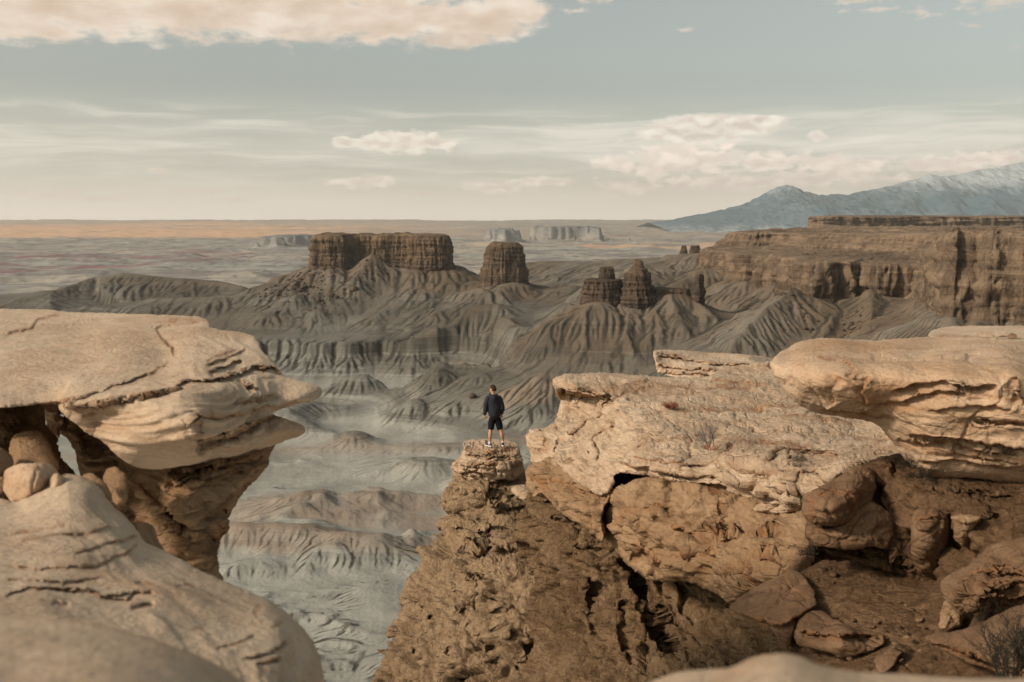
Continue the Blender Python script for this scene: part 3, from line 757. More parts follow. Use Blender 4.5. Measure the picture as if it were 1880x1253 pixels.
hM = -200 + hcr * np.clip(w ** 1.35 + .16 * (rid - 1.0) * (w * (1 - w) * 4) ** .8 * sstep(60, 400, hcr), 0, None)
hM = hM + (18 * ridged(XM / 150, YM / 260, 0, 4, 8) - 15) * w ** .5 * sstep(60, 420, hcr)
Vm = np.stack([XM, YM + MY, hM], -1).reshape(-1, 3)
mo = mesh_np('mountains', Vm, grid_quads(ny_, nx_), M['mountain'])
tag(mo, 'hazy blue mountains with old snow on the right horizon', kind='structure')
# ---------------------------------------------------------------- foreground sandstone: closed solids, true depth at every point
def dens(poly, step=2.0, jag=1.2, seed=0, curve=True):
    P_ = np.array(poly, float)
    if curve:                      # soften the corners a little
        nx = np.roll(P_, -1, 0); Q_ = np.empty((len(P_) * 2, 2)); Q_[0::2] = P_ * .82 + nx * .18; Q_[1::2] = P_ * .18 + nx * .82; P_ = Q_
    nx = np.roll(P_, -1, 0); seg = np.linalg.norm(nx - P_, axis=1); s = np.concatenate([[0], np.cumsum(seg)])
    n = int(s[-1] / step); t = np.linspace(0, s[-1], n, endpoint=False)
    PP = np.vstack([P_, P_[:1]]); O = np.stack([np.interp(t, s, PP[:, 0]), np.interp(t, s, PP[:, 1])], -1)
    tt = np.roll(O, -2, 0) - np.roll(O, 2, 0); nr_ = np.stack([-tt[:, 1], tt[:, 0]], -1); nr_ /= np.linalg.norm(nr_, axis=1, keepdims=True) + 1e-9
    w = fbm(O[:, 0] / 14, O[:, 1] / 14, 0, 4, seed + 2, gain=.6) * jag
    return O + nr_ * w[:, None]

def tps(ctrl, reg=1e-3):
    c = np.array(ctrl, float); p = c[:, :2] / 100; v = 1 / c[:, 2]
    n = len(p); r2 = ((p[:, None] - p[None]) ** 2).sum(-1); K = .5 * r2 * np.log(r2 + 1e-9) + reg * np.eye(n)
    A = np.zeros((n + 3, n + 3)); A[:n, :n] = K; A[:n, n] = 1; A[:n, n + 1:] = p; A[n, :n] = 1; A[n + 1:, :n] = p.T
    sol = np.linalg.solve(A, np.concatenate([v, np.zeros(3)]))
    lo, hi = v.min() * .97, v.max() * 1.03
    def f(x, y):
        x = x / 100; y = y / 100; o = sol[n] + sol[n + 1] * x + sol[n + 2] * y
        for k in range(n):
            q = (x - p[k, 0]) ** 2 + (y - p[k, 1]) ** 2
            o = o + sol[k] * .5 * q * np.log(q + 1e-9)
        return 1 / np.clip(o, lo, hi)
    return f

def rock(name, outline, ctrl, mat, label=None, cat=None, R=.35, thick=1.5, step=2.0, jag=1.2, creases=(), amp=.05, bed=.03, bedf=5.0, cell=0.0, cellf=1.2, crk=.03, seed=1, parent=None, group=None, curve=True, nf=1.0, tiltx=0.0, back=None, kind=None, cellz=1.0, topfree=False):
    """closed rock solid. outline: silhouette; ctrl: (px, py, distance) samples of its front; creases: ledges and cracks
    creases: (polyline, kind, depth m, fall px) kind 'L' = the side to the right of the walking direction is set back"""
    O = dens(outline, 2.0, jag, seed, curve)
    x0, y0 = O.min(0) - step; x1, y1 = O.max(0) + step
    gx = np.arange(x0, x1 + step, step); gy = np.arange(y0, y1 + step, step)
    GX, GY = np.meshgrid(gx, gy)
    ny, nx = GX.shape
    # signed distance to the outline (via nearest outline sample)
    ins = inside(GX.ravel(), GY.ravel(), O).reshape(GX.shape)
    near = ins.copy()
    near[:-1] |= ins[1:]; near[1:] |= ins[:-1]; n2_ = near.copy(); near[:, :-1] |= n2_[:, 1:]; near[:, 1:] |= n2_[:, :-1]
    ii, jj = np.nonzero(near)
    px = GX[ii, jj]; py = GY[ii, jj]; isin = ins[ii, jj]
    # nearest distance, in chunks
    Of = O.astype(np.float32); d2 = np.empty(len(px), np.float32); kn = np.empty(len(px), np.int64)
    o2 = (Of ** 2).sum(1)
    for a in range(0, len(px), 20000):
        q = np.stack([px[a:a + 20000], py[a:a + 20000]], -1).astype(np.float32)
        dm = o2[None] - 2 * q @ Of.T
        k = dm.argmin(1); kn[a:a + 20000] = k
        d2[a:a + 20000] = ((q - Of[k]) ** 2).sum(1)
    dist = np.sqrt(d2)
    out = ~isin
    px = np.where(out, O[kn, 0], px); py = np.where(out, O[kn, 1], py); dist = np.where(out, 0, dist)
    Y = tps(ctrl)(px, py)
    stn = np.zeros(len(px))
    for cr in creases:
        line, kd, dep, fall = cr[:4]
        L = np.array(line, float)
        m = (px > L[:, 0].min() - 3 * fall - 10) & (px < L[:, 0].max() + 3 * fall + 10) & (py > L[:, 1].min() - 3 * fall - 10) & (py < L[:, 1].max() + 3 * fall + 10)
        if not m.any(): continue
        qx = px[m] + 3.0 * fbm(px[m] / 17, py[m] / 17, 0, 3, seed + 31); qy = py[m] + 3.0 * fbm(px[m] / 17, py[m] / 17, 0, 3, seed + 37)
        best = np.full(qx.shape, 1e12); sg = np.zeros(qx.shape); pr = np.zeros(qx.shape)
        for k in range(len(L) - 1):
            a = L[k]; d = L[k + 1] - a; l2 = d @ d
            t = np.clip(((qx - a[0]) * d[0] + (qy - a[1]) * d[1]) / l2, 0, 1)
            ex = qx - a[0] - t * d[0]; ey = qy - a[1] - t * d[1]; q = ex * ex + ey * ey
            mm = q < best; best = np.where(mm, q, best)
            s = np.sign(d[0] * ey - d[1] * ex); sg = np.where(mm, s, sg); pr = np.where(mm, (k + t) / (len(L) - 1), pr)
        dd = np.sqrt(best); taper = sstep(0, .12, pr) * sstep(1, .88, pr)
        taper = np.maximum(taper, 0)
        if kd == 'L':               # picture-down side of a line walked left to right
            s = dd * sg
            off = dep * np.exp(-np.clip(s, 0, 999) / fall) * sstep(-2.2, 3.0, s)
            off = off - dep * .35 * np.exp(-np.abs(s) / (fall * .8)) * (s <= 0)
        else:
            off = dep * np.exp(-(dd / fall) ** 2)
        Y[m] = Y[m] + off * taper
        stn[m] = np.maximum(stn[m], .85 * taper * np.exp(-(dd / 3.6) ** 2) * (.5 + .5 * np.clip(2 * fbm(qx / 20, qy / 20, 0, 2, seed) + .5, 0, 1)))
    Ye = Y
    mtr = dist * Y / F
    q = np.clip(mtr / R, 0, 1)
    bul = R * (1 - np.sqrt(np.clip(1 - (1 - q) ** 2, 0, 1)))
    Yf = Y + bul * (.9 if not topfree else .9 * sstep(-.2, .6, 0 * q + 1))
    qb = np.clip(mtr / max(R, thick * .6), 0, 1)
    Yb = Y + R * .9 + thick * np.sqrt(np.clip(1 - (1 - qb) ** 2, 0, 1)) + .02
    Yb = np.where(out, Yf, Yb)
    idx = -np.ones((ny, nx), np.int64); idx[ii, jj] = np.arange(len(px))
    a = idx[:-1, :-1]; b = idx[:-1, 1:]; c = idx[1:, 1:]; d = idx[1:, :-1]
    ok = (a >= 0) & (b >= 0) & (c >= 0) & (d >= 0)
    anyin = ins[:-1, :-1] | ins[:-1, 1:] | ins[1:, 1:] | ins[1:, :-1]
    ok &= anyin
    Q1 = np.stack([a, d, c, b], -1)[ok]
    n = len(px)
    Pf = np.stack(at(px, py, Yf), -1)
    Pb = np.stack(at(px, py, Yb), -1)
    # normals of the front relief
    N_ = np.zeros((n, 3)); v0, v1, v2, v3 = (Pf[Q1[:, k]] for k in range(4))
    fn = np.cross(v2 - v0, v3 - v1); fn /= np.linalg.norm(fn, axis=1, keepdims=True) + 1e-12
    for k in range(4):
        for ax in range(3): N_[:, ax] += np.bincount(Q1[:, k], fn[:, ax], minlength=n)
    N_ /= np.linalg.norm(N_, axis=1, keepdims=True) + 1e-12
    if (N_ * Pf).sum() > 0: N_ = -N_
    x, y, z = Pf.T
    disp = amp * (fbm(x / nf, y / nf, z / nf * 1.3, 5, seed, gain=.55))
    zw = z + tiltx * x + .25 * perlin(x * .8, y * .8, z * .8, seed + 5)
    if bed:
        b_ = perlin(x * .35, y * .35, zw * bedf, seed + 7) ; b2 = perlin(x * .7, y * .7, zw * bedf * 2.7, seed + 8)
        steep = np.clip(1 - np.abs(N_[:, 2]) * .6, .25, 1)
        disp = disp + bed * (np.tanh(b_ * 5) + .5 * np.tanh(b2 * 5) + .22 * np.tanh(5 * perlin(x * 1.1, y * 1.1, zw * bedf * 6.5, seed + 9))) * steep
    if cell:
        W = Pf + .18 / cellf * np.stack([perlin(x * cellf * 2, y * cellf * 2, z * cellf * 2, s_) for s_ in (3, 4, 5)], -1)
        cv, ce = cells(W * np.array([1, 1, cellz]), cellf, seed + 3)
        disp = disp + cell * cv - crk * sstep(.07, .0, ce)
        cv, ce = cells(W * np.array([1, 1, cellz]) + 9.1, cellf * 2.9, seed + 4)
        disp = disp + cell * .32 * cv - crk * .35 * sstep(.08, .0, ce)
    flat = sstep(.55, .92, np.abs(N_[:, 2])); disp = disp * (1 - .55 * flat)
    if cell > .1:
        cv, ce = cells(W * np.array([1, 1, cellz]) + 3.3, cellf * 7.5, seed + 6); disp = disp + cell * .16 * cv
    env = np.where(out, .25, .25 + .75 * sstep(0, .12, mtr))
    Pf = Pf + N_ * (disp * env)[:, None]
    # the back shares the rim
    rim = out
    bidx = np.arange(n) + n; bidx[rim] = np.nonzero(rim)[0]
    V = np.concatenate([Pf, Pb])
    Q2 = bidx[Q1[:, ::-1]]
    # thin the back to every quad is fine: it is hidden but closes the solid
    keep = ~((np.isin(Q2, np.nonzero(rim)[0])).sum(1) == 4)
    Qa = np.concatenate([Q1, Q2[keep]])
    used = np.zeros(2 * n, bool); used[Qa.ravel()] = True
    remap = np.cumsum(used) - 1
    sa = np.concatenate([stn, stn * 0])[used]
    o = mesh_np(name, V[used], remap[Qa], mat, parent=parent, attrs=dict(stain=sa))
    if label: tag(o, label, cat, group, kind)
    return o

def planeY(zh):
    """distance at which a level surface zh metres from the camera's level shows at row py"""
    return lambda py: zh * 1828 / (py - 403.0)
# ---------------------------------------------------------------- left side
s12 = planeY(-1.2 * -1)
rock('sandstone_slab',
     [(-520, 566), (0, 568), (60, 568), (100, 569), (112, 573), (165, 574), (240, 577), (310, 579), (372, 582), (386, 592), (386, 603), (410, 607), (440, 611), (468, 617), (476, 630), (482, 645), (494, 655), (506, 668), (522, 690), (545, 697), (572, 704), (592, 715), (588, 728), (577, 737), (560, 740), (540, 745), (520, 750), (503, 757), (500, 763), (520, 768), (545, 777), (560, 786), (560, 795), (548, 802), (520, 811), (497, 820), (470, 828), (440, 836), (410, 845), (370, 852), (330, 857), (295, 862), (265, 862), (238, 852), (212, 836), (190, 812), (165, 795), (140, 778), (118, 764), (106, 752), (104, 741), (60, 744), (0, 750), (-520, 752)],
     [(-120, 748, 6.5), (0, 747, 6.4), (0, 700, 7.4), (0, 660, 8.5), (0, 620, 10.1), (0, 575, 12.6), (-120, 600, 11), (150, 730, 6.6), (230, 712, 6.8), (150, 660, 8.5), (150, 600, 11.1), (150, 580, 12.2), (300, 660, 8.45), (300, 620, 9.9), (300, 590, 11.2), (370, 590, 11.0), (380, 640, 8.9), (330, 690, 7.2), (440, 620, 9.9), (440, 650, 8.7), (470, 680, 7.9), (400, 690, 7.3), (520, 705, 7.75), (585, 718, 7.7), (550, 730, 7.45), (480, 730, 7.15), (430, 720, 6.95),
      (110, 748, 6.5), (180, 770, 6.6), (250, 760, 6.45), (250, 820, 6.4), (290, 850, 6.6), (330, 760, 6.3), (350, 820, 6.35), (350, 848, 6.6), (400, 770, 6.6), (440, 750, 6.9), (430, 810, 6.9), (490, 780, 7.25), (545, 790, 7.5), (480, 815, 7.25), (400, 838, 6.9), (200, 735, 6.55), (270, 725, 6.55)],
     M['slab'], 'large flat pale sandstone slab jutting right with two beak-like tips', 'rock slab', R=.22, thick=.8, step=2.0, jag=1.3, amp=.035, bed=.042, bedf=7.5, seed=3, tiltx=-.12, nf=.9,
     creases=[([(60, 742), (120, 738), (180, 722), (235, 702), (285, 682), (318, 660)], 'L', .08, 8),
              ([(318, 660), (316, 640), (296, 622), (285, 606), (300, 598), (340, 594), (386, 590)], 'L', .10, 7),
              ([(290, 590), (340, 587), (384, 589)], 'L', .06, 4),
              ([(375, 672), (405, 662), (440, 648), (452, 640)], 'L', .12, 6),
              ([(378, 684), (420, 672), (446, 660)], 'L', .16, 8),
              ([(376, 664), (402, 653), (436, 640)], 'L', .06, 4),
              ([(330, 700), (390, 698), (440, 686), (470, 674), (500, 676), (522, 690)], 'L', .15, 8),
              ([(315, 722), (330, 706), (345, 698)], 'L', .10, 7),
              ([(440, 690), (452, 706), (470, 716)], 'L', .08, 8),
              ([(360, 830), (380, 815), (430, 800), (462, 782), (500, 762), (512, 754)], 'L', .28, 10),
              ([(352, 760), (358, 790), (360, 815)], 'L', -.10, 14),
              ([(360, 764), (400, 766), (440, 762), (500, 748), (560, 736)], 'L', .05, 9),
              ([(110, 745), (180, 742), (250, 730), (330, 716)], 'L', .12, 14),
              ([(0, 618), (30, 612), (60, 604), (72, 588), (115, 576)], 'L', .12, 5),
              ([(430, 745), (470, 735), (520, 728)], 'C', .05, 5),
              ([(410, 655), (440, 640)], 'C', .04, 3)])
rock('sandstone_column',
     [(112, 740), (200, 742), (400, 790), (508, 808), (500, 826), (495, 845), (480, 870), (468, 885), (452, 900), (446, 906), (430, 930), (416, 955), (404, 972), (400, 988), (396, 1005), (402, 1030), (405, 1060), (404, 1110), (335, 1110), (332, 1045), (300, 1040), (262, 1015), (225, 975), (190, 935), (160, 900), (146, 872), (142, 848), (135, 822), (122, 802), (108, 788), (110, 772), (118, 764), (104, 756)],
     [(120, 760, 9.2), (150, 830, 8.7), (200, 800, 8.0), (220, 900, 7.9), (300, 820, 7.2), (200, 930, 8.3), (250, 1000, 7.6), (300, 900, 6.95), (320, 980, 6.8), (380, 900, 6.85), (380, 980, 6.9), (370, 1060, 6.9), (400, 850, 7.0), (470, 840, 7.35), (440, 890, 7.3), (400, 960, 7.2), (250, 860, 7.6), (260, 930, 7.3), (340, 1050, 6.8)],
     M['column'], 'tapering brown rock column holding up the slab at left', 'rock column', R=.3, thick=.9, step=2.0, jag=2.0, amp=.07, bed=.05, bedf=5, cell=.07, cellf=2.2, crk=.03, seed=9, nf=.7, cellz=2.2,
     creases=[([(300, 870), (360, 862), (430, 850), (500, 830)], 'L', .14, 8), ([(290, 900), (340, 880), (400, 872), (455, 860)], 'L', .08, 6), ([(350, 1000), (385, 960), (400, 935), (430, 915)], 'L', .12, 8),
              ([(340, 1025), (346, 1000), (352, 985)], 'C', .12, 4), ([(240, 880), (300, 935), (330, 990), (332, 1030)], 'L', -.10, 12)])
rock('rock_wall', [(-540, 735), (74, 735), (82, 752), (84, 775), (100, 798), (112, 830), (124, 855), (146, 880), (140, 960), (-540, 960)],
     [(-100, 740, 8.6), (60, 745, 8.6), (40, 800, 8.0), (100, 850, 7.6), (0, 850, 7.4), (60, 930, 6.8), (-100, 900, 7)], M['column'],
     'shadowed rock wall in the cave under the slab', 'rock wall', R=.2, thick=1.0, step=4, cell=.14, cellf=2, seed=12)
rock('stone', [(66, 738), (104, 738), (108, 760), (118, 768), (112, 790), (108, 806), (92, 800), (84, 776), (74, 752)],
     [(85, 745, 9.3), (110, 770, 9.2), (100, 800, 9.1), (75, 742, 9.4)], M['boulder'], 'small orange stone in the gap under the slab, against the daylight', 'stone', R=.12, thick=.3, step=2, jag=2, cell=.05, cellf=5, seed=14, amp=.03)
for (ol, ct, mt, lb, sd, kw) in [
    ([(20, 800), (52, 790), (74, 792), (88, 808), (100, 838), (108, 860), (90, 868), (30, 866), (16, 840)], [(25, 810, 6.7), (60, 800, 6.8), (80, 830, 6.6), (50, 860, 6.4), (20, 850, 6.5)], 'block', 'squarish brown block behind the round pale boulder under the slab', 21, dict(cell=.03)),
    ([(4, 880), (12, 862), (35, 852), (75, 850), (98, 856), (110, 872), (112, 885), (98, 895), (70, 905), (45, 922), (22, 922), (6, 905)], [(8, 890, 5.75), (60, 870, 5.4), (100, 875, 5.6), (50, 910, 5.3), (20, 915, 5.4)], 'boulder', 'rounded pale boulder resting at the left edge below the slab', 23, dict(cell=.02)),
    ([(90, 880), (104, 868), (116, 878), (118, 894), (104, 906), (90, 898)], [(95, 885, 5.35), (112, 882, 5.35), (104, 900, 5.3)], 'boulder', 'small pale stone touching the right side of the round boulder', 25, dict()),
    ([(-40, 815), (0, 820), (20, 835), (26, 852), (14, 872), (-40, 890)], [(-20, 830, 6.1), (10, 845, 6.1), (0, 870, 5.9)], 'block', 'dark brown rock cut by the left edge above the round boulder', 27, dict()),
    ([(186, 880), (196, 860), (214, 856), (232, 872), (238, 900), (232, 922), (216, 930), (204, 918), (196, 895)], [(200, 870, 6.4), (225, 880, 6.3), (215, 920, 6.2)], 'block', 'smooth oblong brown stone wedged in the dark cleft', 29, dict()),
    ([(150, 872), (170, 868), (190, 884), (204, 908), (204, 925), (180, 915), (158, 895)], [(165, 880, 5.9), (190, 900, 5.8), (180, 910, 5.8)], 'block', 'slanting brown stone lying left of the oblong one in the cleft', 31, dict()),
    ([(250, 962), (268, 958), (284, 968), (290, 990), (300, 1010), (318, 1024), (300, 1030), (272, 1012), (254, 985)], [(265, 970, 5.6), (285, 1000, 5.4), (300, 1020, 5.3)], 'block', 'brown stone squeezed between the column foot and the near rock', 33, dict()),
]:
    rock('stone', ol, ct, M[mt], lb, 'stone', R=.14, thick=.35, step=2, jag=1.0, amp=.02, bed=.008, bedf=7, cellf=3.5, seed=sd, nf=.4, **kw)
rock('rock_dome',
     [(-540, 868), (0, 915), (30, 925), (60, 905), (100, 880), (122, 869), (150, 874), (172, 886), (188, 905), (208, 930), (232, 948), (252, 975), (262, 995), (300, 1012), (335, 1030), (372, 1050), (420, 1070), (465, 1088), (505, 1108), (535, 1130), (560, 1155), (580, 1185), (592, 1215), (596, 1260), (592, 1420), (-540, 1420)],
     [(-100, 900, 5.2), (0, 930, 5.0), (60, 915, 5.1), (125, 880, 5.35), (180, 905, 5.2), (240, 975, 4.75), (300, 1020, 4.5), (370, 1055, 4.25), (450, 1090, 4.05), (520, 1125, 3.85), (570, 1185, 3.7), (590, 1260, 3.55), (585, 1400, 3.3), (0, 1000, 4.2), (120, 980, 4.45), (100, 1050, 3.8), (200, 1050, 3.95), (0, 1100, 3.3), (150, 1120, 3.35), (300, 1100, 3.65), (300, 1180, 3.15), (400, 1130, 3.6), (450, 1200, 3.2), (520, 1180, 3.4), (0, 1200, 2.7), (200, 1250, 2.65), (400, 1300, 2.65), (500, 1300, 2.9), (0, 1400, 2.1), (300, 1400, 2.3)],
     M['slab'], 'big rounded pale sandstone hump sloping down at bottom left', 'rock', R=.35, thick=1.2, step=2.2, jag=1.2, amp=.03, bed=.02, bedf=10, seed=41, nf=.5, tiltx=.1,
     creases=[([(0, 985), (60, 975), (130, 962)], 'L', 0.022, 5), ([(30, 1000), (100, 985), (160, 978), (210, 968)], 'L', 0.028, 5), ([(130, 1020), (180, 1005), (230, 990), (255, 985)], 'L', 0.033, 5), ([(0, 1035), (80, 1042), (180, 1040), (240, 1010), (256, 996)], 'L', 0.028, 6),
              ([(0, 1062), (60, 1064), (130, 1068), (200, 1060)], 'L', 0.028, 6), ([(0, 1095), (50, 1080), (150, 1082), (190, 1095), (250, 1088), (300, 1092)], 'L', 0.039, 7), ([(190, 1098), (235, 1100), (260, 1084)], 'L', 0.044, 5), ([(240, 1118), (285, 1110)], 'C', 0.039, 4), ([(95, 1110), (128, 1112)], 'C', 0.033, 4), ([(245, 1072), (290, 1074)], 'C', 0.028, 3),
              ([(320, 1080), (365, 1076)], 'C', 0.017, 3), ([(445, 1212), (490, 1200), (535, 1172)], 'L', 0.044, 6), ([(465, 1222), (510, 1208)], 'L', 0.033, 4), ([(395, 1190), (440, 1180), (470, 1160)], 'L', 0.017, 6), ([(355, 1155), (380, 1152)], 'C', 0.011, 3), ([(470, 1130), (480, 1110)], 'C', 0.014, 4), ([(500, 1155), (520, 1140)], 'C', 0.014, 4)])
rock('rock_ledge', [(-580, 1118), (0, 1128), (110, 1134), (200, 1150), (290, 1175), (370, 1206), (430, 1245), (470, 1300), (480, 1420), (-580, 1420)],
     [(-150, 1130, 1.75), (0, 1140, 1.8), (200, 1165, 1.75), (370, 1220, 1.7), (0, 1250, 1.35), (200, 1260, 1.35), (400, 1290, 1.5), (100, 1400, 1.0)], M['slab'],
     'blurred tan rock at the very bottom left, closest to the lens', 'rock', R=.22, thick=.6, step=3, jag=.5, amp=.02, bed=.006, bedf=12, seed=51, nf=.5)
# ---------------------------------------------------------------- the pinnacle the person stands on
rock('earth_pinnacle',
     [(832, 856), (842, 846), (880, 850), (930, 850), (958, 852), (964, 870), (968, 888), (978, 905), (985, 930), (1010, 945), (1080, 960), (1120, 1100), (1120, 1330), (1100, 1520), (600, 1520), (650, 1330), (684, 1255), (700, 1215), (712, 1190), (722, 1150), (738, 1110), (742, 1078), (744, 1062), (766, 1046), (782, 1012), (796, 998), (810, 985), (806, 962), (822, 945), (824, 915), (826, 895), (828, 875)],
     [(835, 860, 29.2), (900, 860, 29.2), (955, 860, 29.2), (835, 885, 27.9), (900, 888, 27.1), (960, 888, 27.9), (900, 940, 26.8), (830, 960, 27.6), (960, 950, 26.2), (870, 1000, 25.6), (800, 1010, 26.8), (960, 1020, 24.8), (1050, 1000, 24.2), (770, 1080, 25.8), (870, 1100, 24.2), (940, 1100, 23.2), (1040, 1100, 22.4), (760, 1200, 24.2), (850, 1200, 22.8), (900, 1250, 22.0), (960, 1200, 22.0), (1050, 1200, 21.2), (700, 1240, 24.4), (720, 1400, 21.8), (900, 1400, 20.4), (1050, 1400, 19.8), (1100, 1050, 22.6)],
     M['pinnacle'], 'steep crumbly brown earth cliff below the standing person', 'cliff', R=1.6, thick=4, step=2.0, jag=6, amp=.42, bed=.16, bedf=2.2, cell=.42, cellf=.75, crk=.12, seed=61, nf=1.6, cellz=.8,
     creases=[([(828, 930), (870, 925), (930, 932), (980, 926)], 'L', .3, 8), ([(814, 968), (860, 972), (920, 968), (965, 975)], 'L', .35, 9), ([(826, 905), (850, 900), (900, 908), (950, 903)], 'L', .22, 6), ([(826, 1000), (850, 1008), (880, 1008), (900, 1000), (915, 1012), (935, 1008), (960, 1004)], 'L', .45, 10), ([(835, 1060), (870, 1068), (900, 1075)], 'L', .3, 16), ([(905, 1062), (890, 1090), (870, 1110), (850, 1130)], 'L', .55, 16), ([(880, 1100), (878, 1130), (900, 1180), (910, 1230)], 'C', .4, 6), ([(838, 1190), (836, 1253)], 'C', .6, 5), ([(985, 1160), (975, 1190), (985, 1240)], 'C', .4, 8), ([(1035, 1120), (1040, 1180), (1050, 1230)], 'C', .4, 7), ([(930, 1090), (925, 1130), (935, 1170)], 'L', .35, 14), ([(760, 1120), (790, 1170), (800, 1230)], 'L', .3, 16), ([(985, 920), (972, 960), (968, 1000), (960, 1040)], 'C', .4, 8), ([(1010, 1000), (1030, 1050), (1060, 1100)], 'C', .35, 8)])
rock('pinnacle_cap',
     [(850, 811), (872, 808), (905, 807), (930, 808), (942, 812), (950, 815), (954, 824), (957, 842), (962, 852), (960, 868), (950, 877), (938, 884), (925, 878), (905, 886), (880, 881), (862, 884), (850, 876), (836, 874), (830, 868), (830, 858), (836, 846), (846, 836), (850, 826)],
     [(855, 812, 29.7), (905, 809, 29.9), (940, 813, 29.4), (853, 822, 28.2), (905, 824, 27.9), (948, 824, 28.2), (905, 818, 28.5), (845, 850, 27.9), (880, 855, 27.3), (920, 850, 27.3), (955, 855, 27.8), (840, 870, 27.9), (880, 876, 27.5), (940, 872, 27.7)],
     M['cap'], 'pale layered caprock on the pinnacle, under the standing person', 'rock', R=.22, thick=1.4, step=1.0, jag=1.6, amp=.10, bed=.09, bedf=3.2, cell=.16, cellf=1.5, crk=.06, seed=63, nf=.7, topfree=False,
     creases=[([(846, 838), (880, 836), (905, 840), (930, 838), (956, 846)], 'L', .14, 5), ([(868, 852), (900, 852), (915, 851)], 'L', .12, 4), ([(845, 872), (860, 866), (880, 868), (890, 878)], 'L', .2, 5), ([(876, 856), (880, 872)], 'C', .12, 2), ([(928, 850), (950, 856), (958, 862)], 'L', .16, 5), ([(848, 826), (870, 824), (910, 829), (950, 824)], 'L', .10, 4), ([(935, 836), (938, 848)], 'C', .12, 2)])
rock('rock', [(938, 896), (950, 890), (966, 890), (978, 900), (984, 918), (976, 928), (955, 916), (940, 906)], [(950, 895, 26.4), (975, 905, 26.2), (970, 920, 25.9)], M['cap'], 'pale smooth rock lying in the notch right of the pinnacle', 'rock', R=.3, thick=.6, step=1.5, jag=.8, amp=.04, seed=65)

# ---------------------------------------------------------------- the wall of earth under the outcrop
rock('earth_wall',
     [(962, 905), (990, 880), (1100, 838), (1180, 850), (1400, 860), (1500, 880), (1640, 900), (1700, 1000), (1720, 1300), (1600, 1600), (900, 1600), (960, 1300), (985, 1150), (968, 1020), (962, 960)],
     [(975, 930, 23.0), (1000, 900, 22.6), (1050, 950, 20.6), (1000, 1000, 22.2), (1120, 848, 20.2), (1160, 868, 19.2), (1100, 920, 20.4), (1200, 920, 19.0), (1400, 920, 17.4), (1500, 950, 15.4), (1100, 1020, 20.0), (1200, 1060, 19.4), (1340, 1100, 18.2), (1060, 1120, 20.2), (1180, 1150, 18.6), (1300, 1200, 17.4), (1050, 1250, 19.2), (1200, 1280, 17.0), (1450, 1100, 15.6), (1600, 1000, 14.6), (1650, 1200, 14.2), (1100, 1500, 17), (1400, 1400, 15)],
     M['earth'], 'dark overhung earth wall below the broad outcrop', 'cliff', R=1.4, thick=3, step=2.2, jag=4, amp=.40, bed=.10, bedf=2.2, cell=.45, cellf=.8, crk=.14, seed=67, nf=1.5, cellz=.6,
     creases=[([(1135, 1020), (1165, 1050), (1180, 1110), (1210, 1160), (1250, 1205)], 'C', .6, 7), ([(1010, 945), (1030, 960), (1060, 985), (1090, 1010)], 'L', .5, 10), ([(1210, 1110), (1225, 1160), (1235, 1210)], 'C', .4, 7), ([(1090, 1060), (1085, 1120), (1100, 1180)], 'C', .4, 9), ([(1150, 1100), (1145, 1160), (1160, 1220)], 'C', .35, 8)])
# bulging lower body of the outcrop
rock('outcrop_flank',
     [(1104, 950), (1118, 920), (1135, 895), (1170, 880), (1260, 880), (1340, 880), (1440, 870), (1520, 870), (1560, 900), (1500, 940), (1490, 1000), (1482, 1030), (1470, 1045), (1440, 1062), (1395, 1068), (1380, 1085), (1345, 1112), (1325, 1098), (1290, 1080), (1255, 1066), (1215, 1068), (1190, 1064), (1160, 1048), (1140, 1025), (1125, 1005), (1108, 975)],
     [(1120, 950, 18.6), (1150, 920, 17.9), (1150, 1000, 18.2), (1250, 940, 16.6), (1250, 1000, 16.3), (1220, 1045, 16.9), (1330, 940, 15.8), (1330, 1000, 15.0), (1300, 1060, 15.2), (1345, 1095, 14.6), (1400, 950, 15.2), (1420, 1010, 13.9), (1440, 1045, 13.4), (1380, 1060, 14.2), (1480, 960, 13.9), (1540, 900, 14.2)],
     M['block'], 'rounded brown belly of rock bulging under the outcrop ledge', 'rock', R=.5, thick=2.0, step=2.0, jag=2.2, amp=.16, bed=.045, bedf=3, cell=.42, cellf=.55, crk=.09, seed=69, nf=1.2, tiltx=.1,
     creases=[([(1108, 1000), (1125, 965), (1150, 940), (1190, 935), (1230, 925)], 'L', -.14, 22), ([(1270, 1040), (1330, 1050), (1400, 1030), (1440, 1010)], 'L', .12, 12), ([(1395, 1000), (1385, 1040), (1372, 1064)], 'C', .14, 4), ([(1386, 1002), (1420, 985), (1450, 968)], 'L', .16, 8), ([(1180, 1010), (1240, 1018), (1320, 1022)], 'L', .12, 12), ([(1380, 1068), (1395, 1040), (1420, 1018), (1460, 1010)], 'L', .14, 9), ([(1150, 1040), (1175, 1010), (1190, 990)], 'L', .12, 8), ([(1230, 960), (1260, 978), (1300, 986), (1350, 975)], 'L', .14, 9), ([(1300, 880), (1320, 910), (1325, 940)], 'C', .1, 4)])
